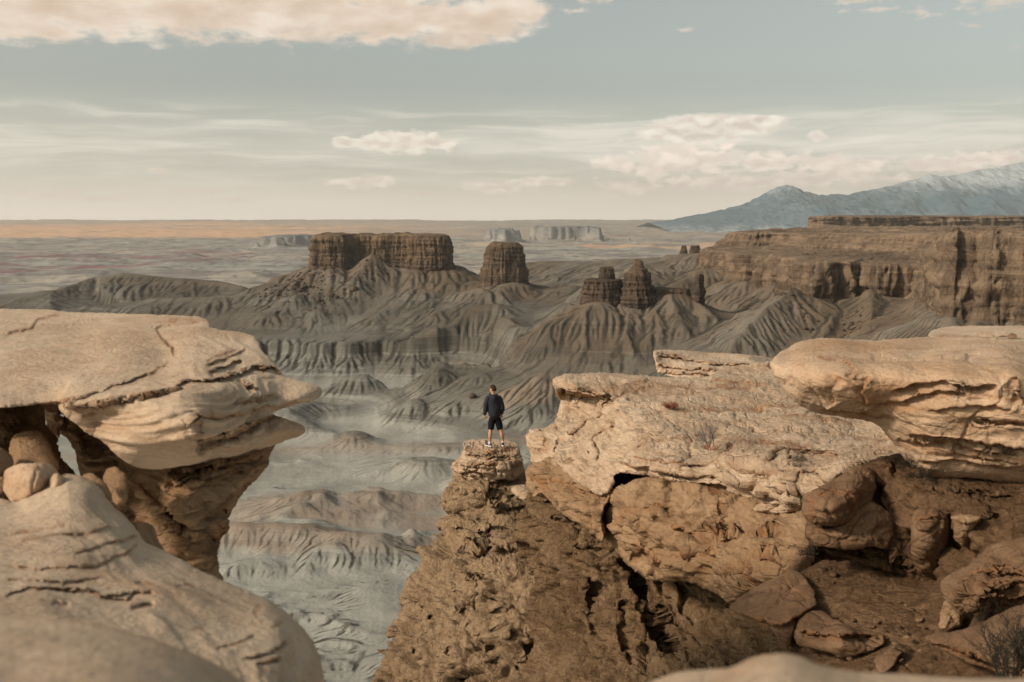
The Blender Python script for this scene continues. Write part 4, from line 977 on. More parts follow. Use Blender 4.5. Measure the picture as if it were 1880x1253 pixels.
# big block hanging at the left end of the ledge
rock('rock_block',
     [(970, 858), (985, 850), (1004, 842), (1040, 838), (1075, 846), (1100, 850), (1118, 880), (1128, 900), (1112, 930), (1106, 950), (1112, 985), (1105, 1000), (1090, 985), (1060, 962), (1030, 945), (1008, 920), (990, 905), (980, 915), (972, 900), (966, 878)],
     [(980, 862, 23.4), (1000, 880, 22.2), (1050, 850, 21.4), (1010, 910, 21.4), (1050, 900, 20.0), (1050, 940, 19.9), (1100, 870, 19.8), (1100, 920, 18.9), (1100, 980, 18.8), (985, 900, 22.8)],
     M['block'], 'angular brown block hanging at the left end of the outcrop ledge', 'rock', R=.3, thick=1.6, step=1.6, jag=2.0, amp=.10, bed=.04, bedf=3.5, cell=.32, cellf=.7, crk=.08, seed=71, nf=.9,
     creases=[([(1000, 882), (1030, 885), (1060, 895), (1090, 905), (1115, 908)], 'L', .16, 12), ([(985, 870), (992, 890), (998, 905)], 'C', .25, 5)])
# ---------------------------------------------------------------- the broad outcrop
zt = 4.15
T = lambda px, py, z=zt: (px, py, z * 1828 / (py - 403.0))
rock('sandstone_outcrop',
     [(1015, 697), (1022, 691), (1045, 687), (1085, 684), (1125, 686), (1160, 688), (1200, 691), (1245, 693), (1290, 693), (1308, 686), (1330, 676), (1370, 668), (1420, 662), (1480, 680), (1560, 730), (1620, 770), (1660, 830), (1640, 842), (1600, 850), (1560, 872), (1530, 890), (1500, 912), (1484, 930), (1440, 945), (1400, 944), (1376, 942), (1372, 915), (1345, 905), (1332, 893), (1318, 888), (1280, 888), (1240, 886), (1200, 876), (1175, 872), (1158, 870), (1140, 868), (1128, 874), (1126, 888), (1118, 906), (1098, 912), (1075, 900), (1050, 882), (1025, 868), (1003, 858), (985, 852), (975, 845), (972, 825), (965, 812), (968, 798), (985, 790), (1004, 786), (1018, 776), (1026, 762), (1028, 742), (1024, 724), (1017, 712)],
     [(1018, 695, 26.6), (1060, 686, 27.2), (1120, 690, 26.6), (1025, 712, 26.0), (1060, 712, 24.6), (1110, 716, 24.2), (1035, 740, 26.4), (1060, 740, 26.0), (1095, 745, 24.6), (1040, 765, 26.0), (1085, 775, 24.6), (985, 800, 25.6), (980, 830, 25.4), (1005, 815, 24.4), (1040, 800, 24.2), (1020, 845, 22.8),
      T(1200, 695), T(1290, 697), T(1200, 725), T(1130, 720), T(1300, 730), T(1420, 690), T(1420, 730), T(1520, 740), T(1200, 770), T(1110, 745, 4.3), T(1300, 780), T(1420, 780), T(1560, 790), T(1130, 800, 4.6), T(1080, 810, 4.95), (1050, 850, 21.4), T(1200, 815, 4.25), T(1300, 825, 4.2), T(1400, 812, 4.05), T(1500, 820, 3.95), T(1600, 820, 3.8),
      (1110, 860, 19.6), (1090, 890, 19.4), (1150, 845, 18.6), (1200, 855, 17.6), (1260, 860, 17.0), (1320, 870, 16.4), (1250, 884, 17.1), (1190, 872, 17.9), (1345, 840, 16.5), (1360, 890, 15.9), (1400, 835, 16.2), (1400, 900, 15.6), (1450, 850, 15.2), (1450, 910, 14.7), (1500, 870, 14.7), (1480, 920, 14.6), (1540, 850, 14.6), (1600, 840, 14.5), (1640, 830, 14.6), (1385, 940, 15.7)],
     M['cap'], 'broad pale sandstone outcrop filling the centre right, its ledge overhanging brown earth', 'rock outcrop', R=.25, thick=5, step=2.0, jag=2.2, amp=.13, bed=.085, bedf=3.8, cell=.15, cellf=.75, crk=.06, seed=73, nf=1.4, tiltx=0,
     creases=[([(1018, 716), (1050, 722), (1080, 728), (1112, 728), (1120, 722)], 'L', 1.7, 17), ([(1120, 728), (1108, 745), (1100, 770)], 'L', -.35, 14), ([(1030, 704), (1060, 712), (1110, 716), (1200, 702)], 'L', .12, 5), ([(1110, 738), (1150, 720), (1210, 710), (1290, 706)], 'L', .14, 7), ([(1250, 740), (1280, 750), (1330, 752), (1420, 748), (1520, 742)], 'L', .10, 8), ([(1180, 760), (1230, 752), (1270, 757)], 'L', .06, 6),
              ([(1040, 800), (1060, 792), (1075, 780), (1085, 768)], 'L', .25, 8), ([(1000, 790), (1003, 800), (1000, 820), (985, 830)], 'C', .35, 5), ([(1035, 800), (1020, 825), (1010, 845)], 'C', .3, 6), ([(1095, 850), (1100, 830), (1085, 810), (1100, 795), (1130, 775)], 'L', .2, 12),
              ([(1125, 846), (1160, 855), (1200, 864), (1240, 872), (1290, 876), (1325, 874)], 'L', .22, 6), ([(1150, 838), (1200, 846), (1260, 852), (1325, 848)], 'L', .10, 6), ([(1330, 892), (1328, 862), (1322, 845), (1336, 825), (1348, 806)], 'C', .22, 4), ([(1450, 898), (1452, 860), (1446, 825)], 'C', .22, 2.2),
              ([(1395, 850), (1425, 832), (1446, 822), (1480, 826), (1520, 828), (1545, 838)], 'L', .25, 18), ([(1380, 905), (1410, 908), (1440, 902), (1480, 898)], 'L', .16, 8), ([(1320, 800), (1380, 812), (1440, 812), (1500, 820)], 'L', .09, 6), ([(1150, 700), (1250, 712), (1400, 715)], 'L', .06, 5), ([(1160, 830), (1190, 812), (1240, 806), (1290, 812)], 'L', .08, 9), ([(1430, 765), (1500, 770), (1580, 785)], 'L', .08, 7), ([(1303, 697), (1330, 703), (1370, 706), (1420, 712)], 'L', .16, 8), ([(1255, 806), (1290, 800), (1330, 796)], 'L', .05, 6), ([(1560, 800), (1600, 806), (1640, 800)], 'L', .08, 6), ([(1380, 862), (1420, 872), (1445, 870)], 'L', .1, 8), ([(1456, 866), (1490, 868), (1520, 860)], 'L', .1, 7), ([(1490, 850), (1510, 870), (1520, 892)], 'C', .1, 3)])
rock('rock_shelf',
     [(1200, 644), (1215, 642), (1260, 644), (1310, 648), (1370, 651), (1420, 657), (1420, 664), (1395, 668), (1370, 672), (1330, 682), (1300, 696), (1255, 694), (1212, 688), (1205, 672), (1200, 658)],
     [(1203, 646, 30), (1300, 650, 31.5), (1410, 658, 31.5), (1205, 660, 29.2), (1300, 668, 28.8), (1380, 668, 29.2), (1215, 685, 28.8), (1300, 692, 27.9), (1250, 672, 28.8)],
     M['slab'], 'low stack of thin sandstone layers standing on the far rim of the outcrop', 'rock slab', R=.15, thick=2.5, step=1.3, jag=1.0, amp=.06, bed=.10, bedf=5, seed=75, nf=1, tiltx=-.1, cell=.06, cellf=1.5,
     creases=[([(1202, 655), (1250, 658), (1310, 668), (1370, 670), (1410, 668)], 'L', .45, 4), ([(1205, 672), (1250, 676), (1320, 680)], 'L', .3, 4), ([(1208, 683), (1260, 686), (1310, 688)], 'L', .2, 3), ([(1203, 649), (1230, 651), (1270, 658)], 'L', .2, 2.5)])
# ---------------------------------------------------------------- far right: the big boulder and the rubble below it
rock('flat_boulder',
     [(1414, 670), (1422, 655), (1440, 642), (1460, 631), (1482, 624), (1520, 621), (1560, 622), (1610, 626), (1660, 621), (1720, 618), (1800, 620), (1880, 626), (2500, 634), (2500, 900), (1880, 892), (1800, 880), (1720, 878), (1690, 868), (1668, 850), (1648, 826), (1634, 806), (1612, 780), (1590, 772), (1560, 768), (1530, 762), (1500, 758), (1480, 750), (1460, 738), (1445, 722), (1438, 706), (1428, 694), (1418, 682)],
     [(1420, 665, 12.2), (1430, 690, 12.0), (1450, 650, 12.9), (1500, 628, 14.0), (1600, 630, 14.0), (1720, 624, 14.4), (1900, 632, 13.6), (2040, 640, 13), (1500, 645, 12.3), (1600, 650, 12.0), (1720, 648, 11.8), (1880, 660, 11.0), (2040, 660, 10.6), (1470, 670, 11.5), (1550, 665, 11.15), (1650, 665, 11.0), (1750, 668, 10.6), (1860, 680, 10.1), (1460, 715, 11.5), (1520, 720, 11.0), (1500, 750, 11.4), (1580, 745, 10.9), (1600, 765, 11.1), (1640, 720, 10.6), (1700, 720, 10.35), (1800, 730, 10.0), (1880, 740, 9.8), (2000, 760, 9.4), (1640, 780, 10.9), (1700, 790, 10.5), (1800, 800, 10.2), (1880, 820, 10.1), (1680, 840, 11.0), (1750, 855, 10.8), (1860, 870, 10.5), (2040, 880, 10)],
     M['boulder'], 'massive smooth ochre boulder with a flat top overhanging at the right edge', 'boulder', R=.35, thick=3, step=2.0, jag=1.4, amp=.075, bed=.03, bedf=2.4, cell=.05, cellf=.8, crk=.02, seed=81, nf=1.1, tiltx=.12,
     creases=[([(1480, 652), (1530, 660), (1562, 668), (1572, 682), (1560, 700)], 'L', .10, 12), ([(1440, 705), (1452, 700), (1460, 690)], 'C', .08, 5), ([(1500, 750), (1560, 755), (1600, 765), (1640, 770)], 'L', .16, 12), ([(1630, 720), (1680, 705), (1730, 700), (1790, 712), (1830, 706)], 'L', .14, 14), ([(1600, 745), (1660, 735), (1710, 722), (1780, 720)], 'L', .10, 12),
              ([(1660, 800), (1720, 806), (1800, 812), (1880, 822), (1960, 828)], 'L', .24, 14), ([(1790, 775), (1840, 778), (1900, 780)], 'C', .09, 3), ([(1640, 806), (1680, 818), (1740, 812), (1800, 828), (1880, 832)], 'L', .14, 8), ([(1680, 850), (1760, 846), (1860, 862)], 'L', .10, 5), ([(1690, 832), (1780, 838), (1880, 846)], 'L', .08, 4), ([(1540, 690), (1530, 715), (1540, 740)], 'C', .05, 9), ([(1870, 690), (1860, 720), (1876, 740)], 'L', .12, 14), ([(1600, 690), (1580, 720), (1600, 745)], 'L', .08, 14), ([(1700, 755), (1780, 745), (1860, 752)], 'L', .06, 14)])
rock('sandstone_slab', [(1703, 616), (1712, 606), (1740, 600), (1790, 598), (1840, 598), (1960, 600), (2500, 604), (2500, 650), (1880, 634), (1780, 626), (1710, 620)],
     [(1708, 616, 15.6), (1760, 602, 17.6), (1880, 600, 17.6), (1860, 630, 14.0), (1760, 624, 14.8), (2040, 640, 13.4)], M['slab'], 'low pale slab lying on top of the boulder at the right edge', 'rock slab', R=.12, thick=1.0, step=2, jag=.8, amp=.03, bed=.03, bedf=8, seed=83,
     creases=[([(1715, 618), (1760, 617), (1830, 626), (1900, 632)], 'L', .12, 3)])
for k, (cx_, cy_, a, b, lb) in enumerate([(1812, 616, 15, 4.5, 'flat pale stone, leftmost of the flat stones on the top slab'), (1838, 612, 13, 4, 'thin pale flat stone in the middle of the flat stones on the top slab'), (1820, 624, 12, 4.5, 'flat stone nearest the slab edge among the stones on the top slab'), (1858, 617, 10, 5, 'brownish stone, rightmost of the flat stones on the top slab'), (1796, 612, 9, 3, 'smallest flat stone at the back left of the stones on the top slab')]):
    ang = np.linspace(0, 2 * math.pi, 9)[:-1]
    rr_ = 1 + .22 * np.sin(ang * 3 + k * 2)
    yy = {0: 15.0, 1: 15.3, 2: 14.4, 3: 14.8, 4: 15.4}[k]
    rock('stone', [(cx_ + a * r_ * math.cos(t), cy_ + b * r_ * math.sin(t)) for t, r_ in zip(ang, rr_)], [(cx_ - a, cy_, yy + .05), (cx_ + a, cy_, yy), (cx_, cy_ - b, yy + .12), (cx_, cy_ + b, yy - .06)], M['slab' if k != 3 else 'block'], lb, 'stone', R=.03, thick=.12, step=.8, jag=.5, amp=.008, bed=.01, bedf=20, seed=85 + k, nf=.2)

rock('earth_bank',
     [(1560, 880), (1590, 850), (1620, 838), (1650, 832), (1690, 850), (1760, 868), (1900, 880), (2520, 890), (2520, 1180), (1900, 1200), (1760, 1120), (1740, 1080), (1720, 1068), (1700, 1075), (1660, 1060), (1600, 1040), (1540, 1020), (1490, 1008), (1478, 985), (1478, 960), (1500, 930)],
     [(1600, 860, 12.2), (1650, 840, 12.4), (1700, 870, 11.4), (1800, 890, 10.8), (1900, 900, 10.3), (1600, 920, 11.6), (1650, 950, 11.2), (1490, 990, 11.4), (1560, 1000, 11.2), (1640, 1020, 11.2), (1700, 950, 10.8), (1720, 1040, 10.9), (1800, 960, 10.1), (1900, 960, 9.4), (1800, 1050, 9.9), (1900, 1050, 9.0), (2040, 1000, 8.6)],
     M['earth_near'], 'reddish brown dirt bank packed under the big boulder', 'earth bank', R=.3, thick=1.5, step=2.0, jag=2.5, amp=.12, bed=.05, bedf=3, cell=.16, cellf=1.4, crk=.06, seed=91, nf=.8, cellz=.6,
     creases=[([(1608, 868), (1612, 900), (1610, 940), (1612, 975)], 'C', .30, 4), ([(1480, 968), (1530, 972), (1570, 975), (1610, 968)], 'L', .22, 12), ([(1690, 960), (1700, 1000), (1690, 1040)], 'L', .18, 12), ([(1620, 900), (1640, 930), (1636, 975), (1660, 1000)], 'C', .12, 6), ([(1740, 940), (1750, 980), (1760, 1020)], 'C', .25, 7), ([(1500, 1005), (1560, 1010), (1620, 1018), (1680, 1040)], 'L', .3, 14), ([(1760, 960), (1800, 955), (1830, 940)], 'L', .12, 8), ([(1640, 880), (1700, 900), (1780, 905), (1880, 910)], 'L', .07, 6)])
def blk(nm, ol, ct, mt, lb, sd, cr=(), **kw):
    a = dict(R=.12, thick=.7, step=2.0, jag=1.2, amp=.04, bed=.02, bedf=5, cell=.13, cellf=1.3, crk=.035, seed=sd, nf=.6)
    a.update(kw)
    return rock(nm, ol, ct, M[mt], lb, 'rock' if nm != 'boulder' else 'boulder', creases=cr, **a)
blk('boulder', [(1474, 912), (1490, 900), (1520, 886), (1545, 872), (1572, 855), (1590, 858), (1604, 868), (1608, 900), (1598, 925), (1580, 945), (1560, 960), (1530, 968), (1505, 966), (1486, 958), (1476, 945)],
    [(1478, 915, 11.3), (1490, 905, 11.0), (1492, 950, 10.9), (1540, 885, 11.2), (1580, 865, 11.6), (1560, 900, 10.8), (1600, 900, 11.3), (1540, 940, 10.7), (1580, 930, 11.0), (1490, 930, 10.9)], 'shaded_redblock', 'smooth rounded brown boulder poking out left of the dirt bank', 101,
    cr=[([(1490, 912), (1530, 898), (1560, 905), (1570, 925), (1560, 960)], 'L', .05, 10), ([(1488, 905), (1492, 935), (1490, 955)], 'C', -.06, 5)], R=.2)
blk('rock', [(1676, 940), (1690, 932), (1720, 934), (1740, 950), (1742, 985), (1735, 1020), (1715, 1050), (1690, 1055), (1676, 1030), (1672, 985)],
    [(1680, 945, 10.6), (1735, 950, 10.5), (1700, 960, 10.35), (1700, 1000, 10.4), (1730, 1010, 10.5), (1690, 1045, 10.7)], 'shaded_redblock', 'upright squarish rock set in the dirt bank below the boulder', 103, cr=[([(1680, 955), (1710, 948), (1738, 952)], 'L', .07, 6)])
blk('rock', [(1744, 948), (1770, 944), (1806, 950), (1790, 968), (1780, 990), (1768, 1004), (1752, 990), (1750, 965)], [(1750, 952, 10.0), (1790, 955, 9.95), (1768, 998, 10.0)], 'column', 'wedge-shaped rock pointing down, right of the upright squarish one', 105)
blk('rock', [(1576, 930), (1600, 920), (1618, 930), (1640, 945), (1644, 980), (1630, 1010), (1600, 1004), (1560, 1012), (1500, 1000), (1478, 985), (1480, 962), (1530, 972)], [(1490, 975, 11.1), (1560, 985, 10.9), (1600, 950, 11.0), (1630, 980, 11.0)], 'shaded_redblock', 'cracked brown rock base directly under the rounded boulder', 107, cell=.12)
# floor of the hollow: dirt slope with blocks
rock('earth_slope',
     [(1440, 1066), (1490, 1040), (1510, 1028), (1560, 1030), (1620, 1045), (1690, 1050), (1745, 1045), (1800, 1100), (1960, 1090), (2520, 1090), (2520, 1500), (1200, 1500), (1300, 1290), (1380, 1220), (1440, 1180)],
     [(1480, 1050, 12.0), (1540, 1035, 12.2), (1620, 1055, 11.4), (1700, 1085, 10.6), (1480, 1110, 10.9), (1600, 1110, 10.4), (1700, 1140, 9.7), (1500, 1200, 10.0), (1600, 1200, 9.3), (1700, 1220, 8.8), (1800, 1150, 8.9), (1900, 1150, 8.2), (1600, 1350, 7.6), (1900, 1300, 7.0), (1400, 1250, 10), (1300, 1400, 9)],
     M['earth_near'], 'dirt slope strewn with small stones in the hollow at lower right', 'earth slope', R=.3, thick=1.5, step=2.2, jag=2, amp=.09, bed=.02, bedf=4, cell=.09, cellf=2.0, crk=.03, seed=111, nf=.6)
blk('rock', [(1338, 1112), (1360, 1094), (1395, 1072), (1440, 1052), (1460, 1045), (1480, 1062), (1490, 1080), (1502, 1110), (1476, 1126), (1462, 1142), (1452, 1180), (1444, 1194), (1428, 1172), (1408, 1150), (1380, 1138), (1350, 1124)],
    [(1345, 1110, 11.4), (1400, 1080, 11.7), (1450, 1055, 11.9), (1420, 1110, 10.7), (1480, 1080, 11.0), (1410, 1145, 10.3), (1450, 1135, 10.1), (1470, 1125, 10.2), (1440, 1185, 10.3), (1495, 1108, 10.4)], 'shaded_redblock', 'angular slab-topped rock tilting into the hollow, its top pale', 113,
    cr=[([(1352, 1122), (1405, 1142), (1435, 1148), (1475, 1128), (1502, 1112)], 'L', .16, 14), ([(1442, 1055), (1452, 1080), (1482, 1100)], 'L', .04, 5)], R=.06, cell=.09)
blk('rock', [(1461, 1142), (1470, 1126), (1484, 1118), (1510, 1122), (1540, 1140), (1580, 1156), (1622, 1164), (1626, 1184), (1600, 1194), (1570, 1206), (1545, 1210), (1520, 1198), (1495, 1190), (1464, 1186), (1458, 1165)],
    [(1470, 1135, 10.1), (1520, 1135, 10.0), (1580, 1160, 9.5), (1620, 1170, 9.4), (1545, 1175, 9.2), (1600, 1190, 9.3), (1480, 1165, 9.7), (1480, 1185, 9.7), (1550, 1205, 9.3)], 'shaded_redblock', 'low brown block with a pale flat top lying right below the tilting one', 115,
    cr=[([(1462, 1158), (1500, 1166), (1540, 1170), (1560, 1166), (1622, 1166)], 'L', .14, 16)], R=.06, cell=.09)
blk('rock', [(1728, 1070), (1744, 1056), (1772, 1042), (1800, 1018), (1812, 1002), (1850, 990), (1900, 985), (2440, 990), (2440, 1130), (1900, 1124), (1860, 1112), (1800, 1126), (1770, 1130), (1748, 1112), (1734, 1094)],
    [(1735, 1072, 8.9), (1790, 1035, 8.9), (1830, 1000, 8.9), (1900, 990, 8.5), (1770, 1080, 8.4), (1770, 1120, 8.4), (1820, 1070, 8.2), (1860, 1040, 8.1), (1900, 1060, 7.8), (1860, 1100, 8.2), (1940, 1110, 7.8)], 'shaded_redblock', 'large rough reddish rock at the right edge halfway down the hollow', 117,
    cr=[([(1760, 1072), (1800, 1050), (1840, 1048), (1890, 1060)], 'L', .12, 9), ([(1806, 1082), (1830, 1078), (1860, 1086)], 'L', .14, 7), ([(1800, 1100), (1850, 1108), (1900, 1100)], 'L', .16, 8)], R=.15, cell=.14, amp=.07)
blk('rock', [(1725, 1120), (1740, 1100), (1760, 1112), (1772, 1130), (1760, 1150), (1740, 1162), (1724, 1158)], [(1735, 1110, 9.1), (1765, 1130, 9.0), (1740, 1155, 8.9)], 'column', 'small yellowish rock wedged at the left foot of the large rough one', 119)
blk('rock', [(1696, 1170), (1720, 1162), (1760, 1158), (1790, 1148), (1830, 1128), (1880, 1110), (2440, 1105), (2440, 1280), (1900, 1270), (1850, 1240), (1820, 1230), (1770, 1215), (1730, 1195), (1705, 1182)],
    [(1705, 1172, 8.2), (1760, 1165, 7.9), (1830, 1140, 7.7), (1900, 1120, 7.4), (1780, 1205, 7.4), (1850, 1200, 7.0), (1900, 1250, 6.7), (1830, 1225, 7.2)], 'shaded_redblock', 'broad rock ledge at the lower right corner below the dark shrub', 121,
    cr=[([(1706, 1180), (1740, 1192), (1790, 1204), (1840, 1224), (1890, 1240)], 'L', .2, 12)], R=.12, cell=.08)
blk('rock', [(1600, 1215), (1612, 1200), (1640, 1186), (1662, 1196), (1650, 1215), (1634, 1236), (1612, 1240)], [(1610, 1215, 8.8), (1650, 1195, 8.9), (1625, 1232, 8.6)], 'shaded_redblock', 'small triangular rock between the low block and the corner ledge', 123)
rs = random.Random(5)
sp = [(1545, 1118), (1556, 1125), (1567, 1138), (1570, 1118), (1535, 1112), (1606, 1122), (1610, 1142), (1600, 1150), (1534, 1135), (1540, 1148), (1652, 1106), (1560, 1210), (1664, 1170), (1674, 1120), (1500, 1062), (1478, 1090), (1476, 1078), (1460, 1068), (1585, 1085), (1630, 1090), (1650, 1150), (1688, 1138), (1590, 1068), (1530, 1055), (1643, 1182)]
for _ in range(45): sp.append((rs.uniform(1500, 1700), rs.uniform(1062, 1165)))
for _ in range(14): sp.append((rs.uniform(1600, 1690), rs.uniform(1160, 1225)))
for k, (a_, b_) in enumerate(sp):
    w_ = rs.uniform(3, 10) if k < 25 else rs.uniform(2, 5); h_ = w_ * rs.uniform(.45, .7); Yq = 12.2 - (b_ - 1040) * .0185 - (a_ - 1500) * .003
    Yq = min(Yq, 11.8) - .12
    ang = np.linspace(0, 2 * math.pi, 8)[:-1]
    ol = [(a_ + w_ * (1 + rs.uniform(-.25, .25)) * math.cos(t), b_ + h_ * (1 + rs.uniform(-.25, .25)) * math.sin(t)) for t in ang]
    rock('pebble', ol, [(a_ - w_, b_, Yq + .02), (a_ + w_, b_, Yq + .03), (a_, b_ - h_, Yq + .08), (a_, b_ + h_, Yq)], M['shaded_redblock' if k % 3 else 'column'],
         'loose stone lying on the dirt slope in the lower right hollow', 'stone', R=.03, thick=.12, step=1.0, jag=.6, amp=.012, bed=0, cell=.02, cellf=8, crk=0, seed=130 + k, nf=.2, group='loose stones on the dirt slope')
# soft out-of-focus rock right at the lens
rock('rock_ledge', [(1130, 1290), (1185, 1256), (1215, 1243), (1250, 1232), (1300, 1228), (1340, 1226), (1375, 1208), (1405, 1200), (1440, 1198), (1475, 1206), (1500, 1220), (1540, 1230), (1600, 1236), (1680, 1240), (1760, 1246), (1880, 1247), (2500, 1240), (2500, 1500), (1130, 1500)],
     [(1190, 1262, 1.75), (1300, 1240, 1.7), (1440, 1205, 1.65), (1600, 1245, 1.65), (1880, 1250, 1.6), (1300, 1350, 1.3), (1700, 1350, 1.3), (1440, 1280, 1.45), (1950, 1450, 1.1), (1200, 1450, 1.1)], M['slab'],
     'blurred tan rock along the bottom edge right of centre, close to the lens', 'rock', R=.1, thick=.5, step=3, jag=.5, amp=.015, bed=.005, bedf=12, seed=161, nf=.4)
# ---------------------------------------------------------------- the person on the pinnacle
def loft_into(bm, C, rx, ry, n=20, up=None, sq=0.0):
    """tube through centres C with elliptic sections rx (sideways) and ry (front to back), closed ends"""
    C = [Vector(c) for c in C]; rings = []
    for i, c in enumerate(C):
        t = (C[min(i + 1, len(C) - 1)] - C[max(i - 1, 0)]).normalized()
        side = Vector((1, 0, 0)) if up is None else Vector(up)
        side = (side - t * side.dot(t)).normalized(); fr = t.cross(side).normalized()
        ring = []
        for k in range(n):
            a = 2 * math.pi * k / n; ca, sa = math.cos(a), math.sin(a)
            ring.append(bm.verts.new(c + side * (rx[i] * ca) + fr * (ry[i] * sa)))
        rings.append(ring)
    for a, b in zip(rings, rings[1:]):
        for k in range(n): bm.faces.new((a[k], a[(k + 1) % n], b[(k + 1) % n], b[k]))
    for ring, rev in ((rings[0], True), (rings[-1], False)):
        cc = bm.verts.new(sum((v.co for v in ring), Vector()) / n)
        for k in range(n):
            f = (ring[k], ring[(k + 1) % n], cc); bm.faces.new(f[::-1] if rev else f)

def dense(pts, vals, m=5):
    """Catmull-Rom through joints so limbs bend softly"""
    P_ = np.array([list(p) + list(v) for p, v in zip(pts, vals)], float); o = []
    for i in range(len(P_) - 1):
        p0, p1, p2, p3 = P_[max(i - 1, 0)], P_[i], P_[i + 1], P_[min(i + 2, len(P_) - 1)]
        for k in range(m):
            t = k / m
            o.append(.5 * (2 * p1 + (p2 - p0) * t + (2 * p0 - 5 * p1 + 4 * p2 - p3) * t * t + (3 * p1 - p0 - 3 * p2 + p3) * t ** 3))
    o.append(P_[-1]); o = np.array(o)
    return [tuple(r[:3]) for r in o], list(o[:, 3]), list(o[:, 4])

def remeshed(name, bm, voxel, mat, parent, smooth=3, wr=0.0, wf=9, seed=0):
    me = bpy.data.meshes.new(name + '_src'); bmesh.ops.recalc_face_normals(bm, faces=bm.faces); bm.to_mesh(me); bm.free()
    o = bpy.data.objects.new(name + '_src', me); col.objects.link(o)
    m = o.modifiers.new('r', 'REMESH'); m.mode = 'VOXEL'; m.voxel_size = voxel
    s = o.modifiers.new('s', 'SMOOTH'); s.iterations = smooth; s.factor = .5
    dg = bpy.context.evaluated_depsgraph_get()
    me2 = bpy.data.meshes.new_from_object(o.evaluated_get(dg)); me2.name = name
    bpy.data.objects.remove(o); bpy.data.meshes.remove(me)
    n = len(me2.vertices); c = np.empty(n * 3, np.float32); me2.vertices.foreach_get('co', c); c = c.reshape(-1, 3)
    if wr:
        nn = np.empty(n * 3, np.float32); me2.vertex_normals.foreach_get('vector', nn); nn = nn.reshape(-1, 3)
        w = fbm(c[:, 0] * wf, c[:, 1] * wf, c[:, 2] * wf * .55, 4, seed) * wr
        c = c + nn * w[:, None]; me2.vertices.foreach_set('co', c.ravel())
    me2.polygons.foreach_set('use_smooth', np.ones(len(me2.polygons), bool))
    me2.materials.clear(); me2.materials.append(mat)
    ob = bpy.data.objects.new(name, me2); col.objects.link(ob); ob.parent = parent
    return ob

M['skin'] = simple_mat('warm_skin', (.42, .235, .15), .6, .12, 30, .3)  # the skin's own warm tone, slightly mottled
M['hoodie'] = simple_mat('charcoal_hoodie_cloth', (.030, .033, .040), .95, .3, 40, .1, .01)
M['shorts'] = simple_mat('black_shorts_cloth', (.013, .013, .016), .9, .3, 50, .1, .01)
M['shoe'] = simple_mat('dark_shoe_mesh', (.05, .05, .065), .8, .3, 60)
M['sole'] = simple_mat('white_rubber_sole', (.6, .58, .55), .7, .1, 60)
M['sock'] = simple_mat('white_sock', (.55, .55, .55), .9, .1, 60)
M['hair'] = simple_mat('dark_brown_hair', (.035, .022, .015), .8, .4, 90)

base_pt = atv(911, 820, 28.15)
person = empty('person', base_pt, R_(6))
tag(person, 'person in dark hoodie and black shorts standing with feet apart, back to the camera', 'person')
pel = (-.045, 0, .93)
def J(*a): return a
bm = bmesh.new()
# legs
LA, RA = (-.185, -.01, .09), (.195, .02, .09)
for hip, knee, mid, ank in (((-.13, 0, .90), (-.155, .03, .50), (-.175, -.015, .34), LA), ((.045, 0, .90), (.125, .04, .50), (.165, -.01, .34), RA)):
    loft_into(bm, *dense([hip, ((hip[0] + knee[0]) / 2, .015, .70), knee, mid, (ank[0], ank[1] - .005, .20), ank], [(.085, .09), (.078, .085), (.056, .06), (.057, .066), (.036, .042), (.036, .045)]))
    loft_into(bm, *dense([(ank[0], ank[1] - .04, .05), (ank[0], ank[1] + .06, .045), (ank[0], ank[1] + .17, .03)], [(.035, .035), (.04, .035), (.035, .02)]))
# trunk, neck
loft_into(bm, *dense([(-.045, 0, .88), (-.05, 0, 1.05), (-.06, 0, 1.25), (-.07, 0, 1.42), (-.08, .005, 1.50), (-.085, .01, 1.60)], [(.15, .10), (.14, .10), (.17, .11), (.17, .09), (.065, .065), (.055, .06)]))
# arms with palms, fingers and thumbs
arms = [((-.235, 0, 1.415), (-.30, -.03, 1.15), (-.325, .03, .92), -1), ((.095, 0, 1.415), (.175, -.045, 1.15), (.165, .06, .93), 1)]
for sh, el, wr_, sd_ in arms:
    loft_into(bm, *dense([(sh[0] - sd_ * .06, 0, 1.42), sh, el, wr_], [(.05, .055), (.055, .06), (.042, .045), (.027, .03)]))
    w = Vector(wr_); d = (Vector(wr_) - Vector(el)).normalized(); palm = w + d * .05
    loft_into(bm, [w, w + d * .03, w + d * .065, w + d * .09], [.020, .022, .024, .018], [.026, .038, .042, .036])
    fwd = Vector((0, 1, 0)); fwd = (fwd - d * fwd.dot(d)).normalized(); inn = Vector((-sd_, 0, 0)); inn = (inn - d * inn.dot(d)).normalized()
    for q, ln in zip((-.030, -.010, .011, .031), (.060, .074, .080, .072)):
        p0 = w + d * .085 + fwd * q; p1 = p0 + d * ln * .45 + inn * .006; p2 = p0 + d * ln * .78 + inn * .018; p3 = p0 + d * ln + inn * .030
        loft_into(bm, [p0 - d * .02, p0, p1, p2, p3], [.0095, .0095, .009, .0085, .006], [.0095, .0095, .009, .0085, .006], n=10)
    t0 = w + d * .025 + fwd * .028; t1 = w + d * .055 + fwd * .058 + inn * .008; t2 = w + d * .090 + fwd * .066 + inn * .018
    loft_into(bm, [t0, t1, t2], [.013, .0115, .008], [.013, .0115, .008], n=10)
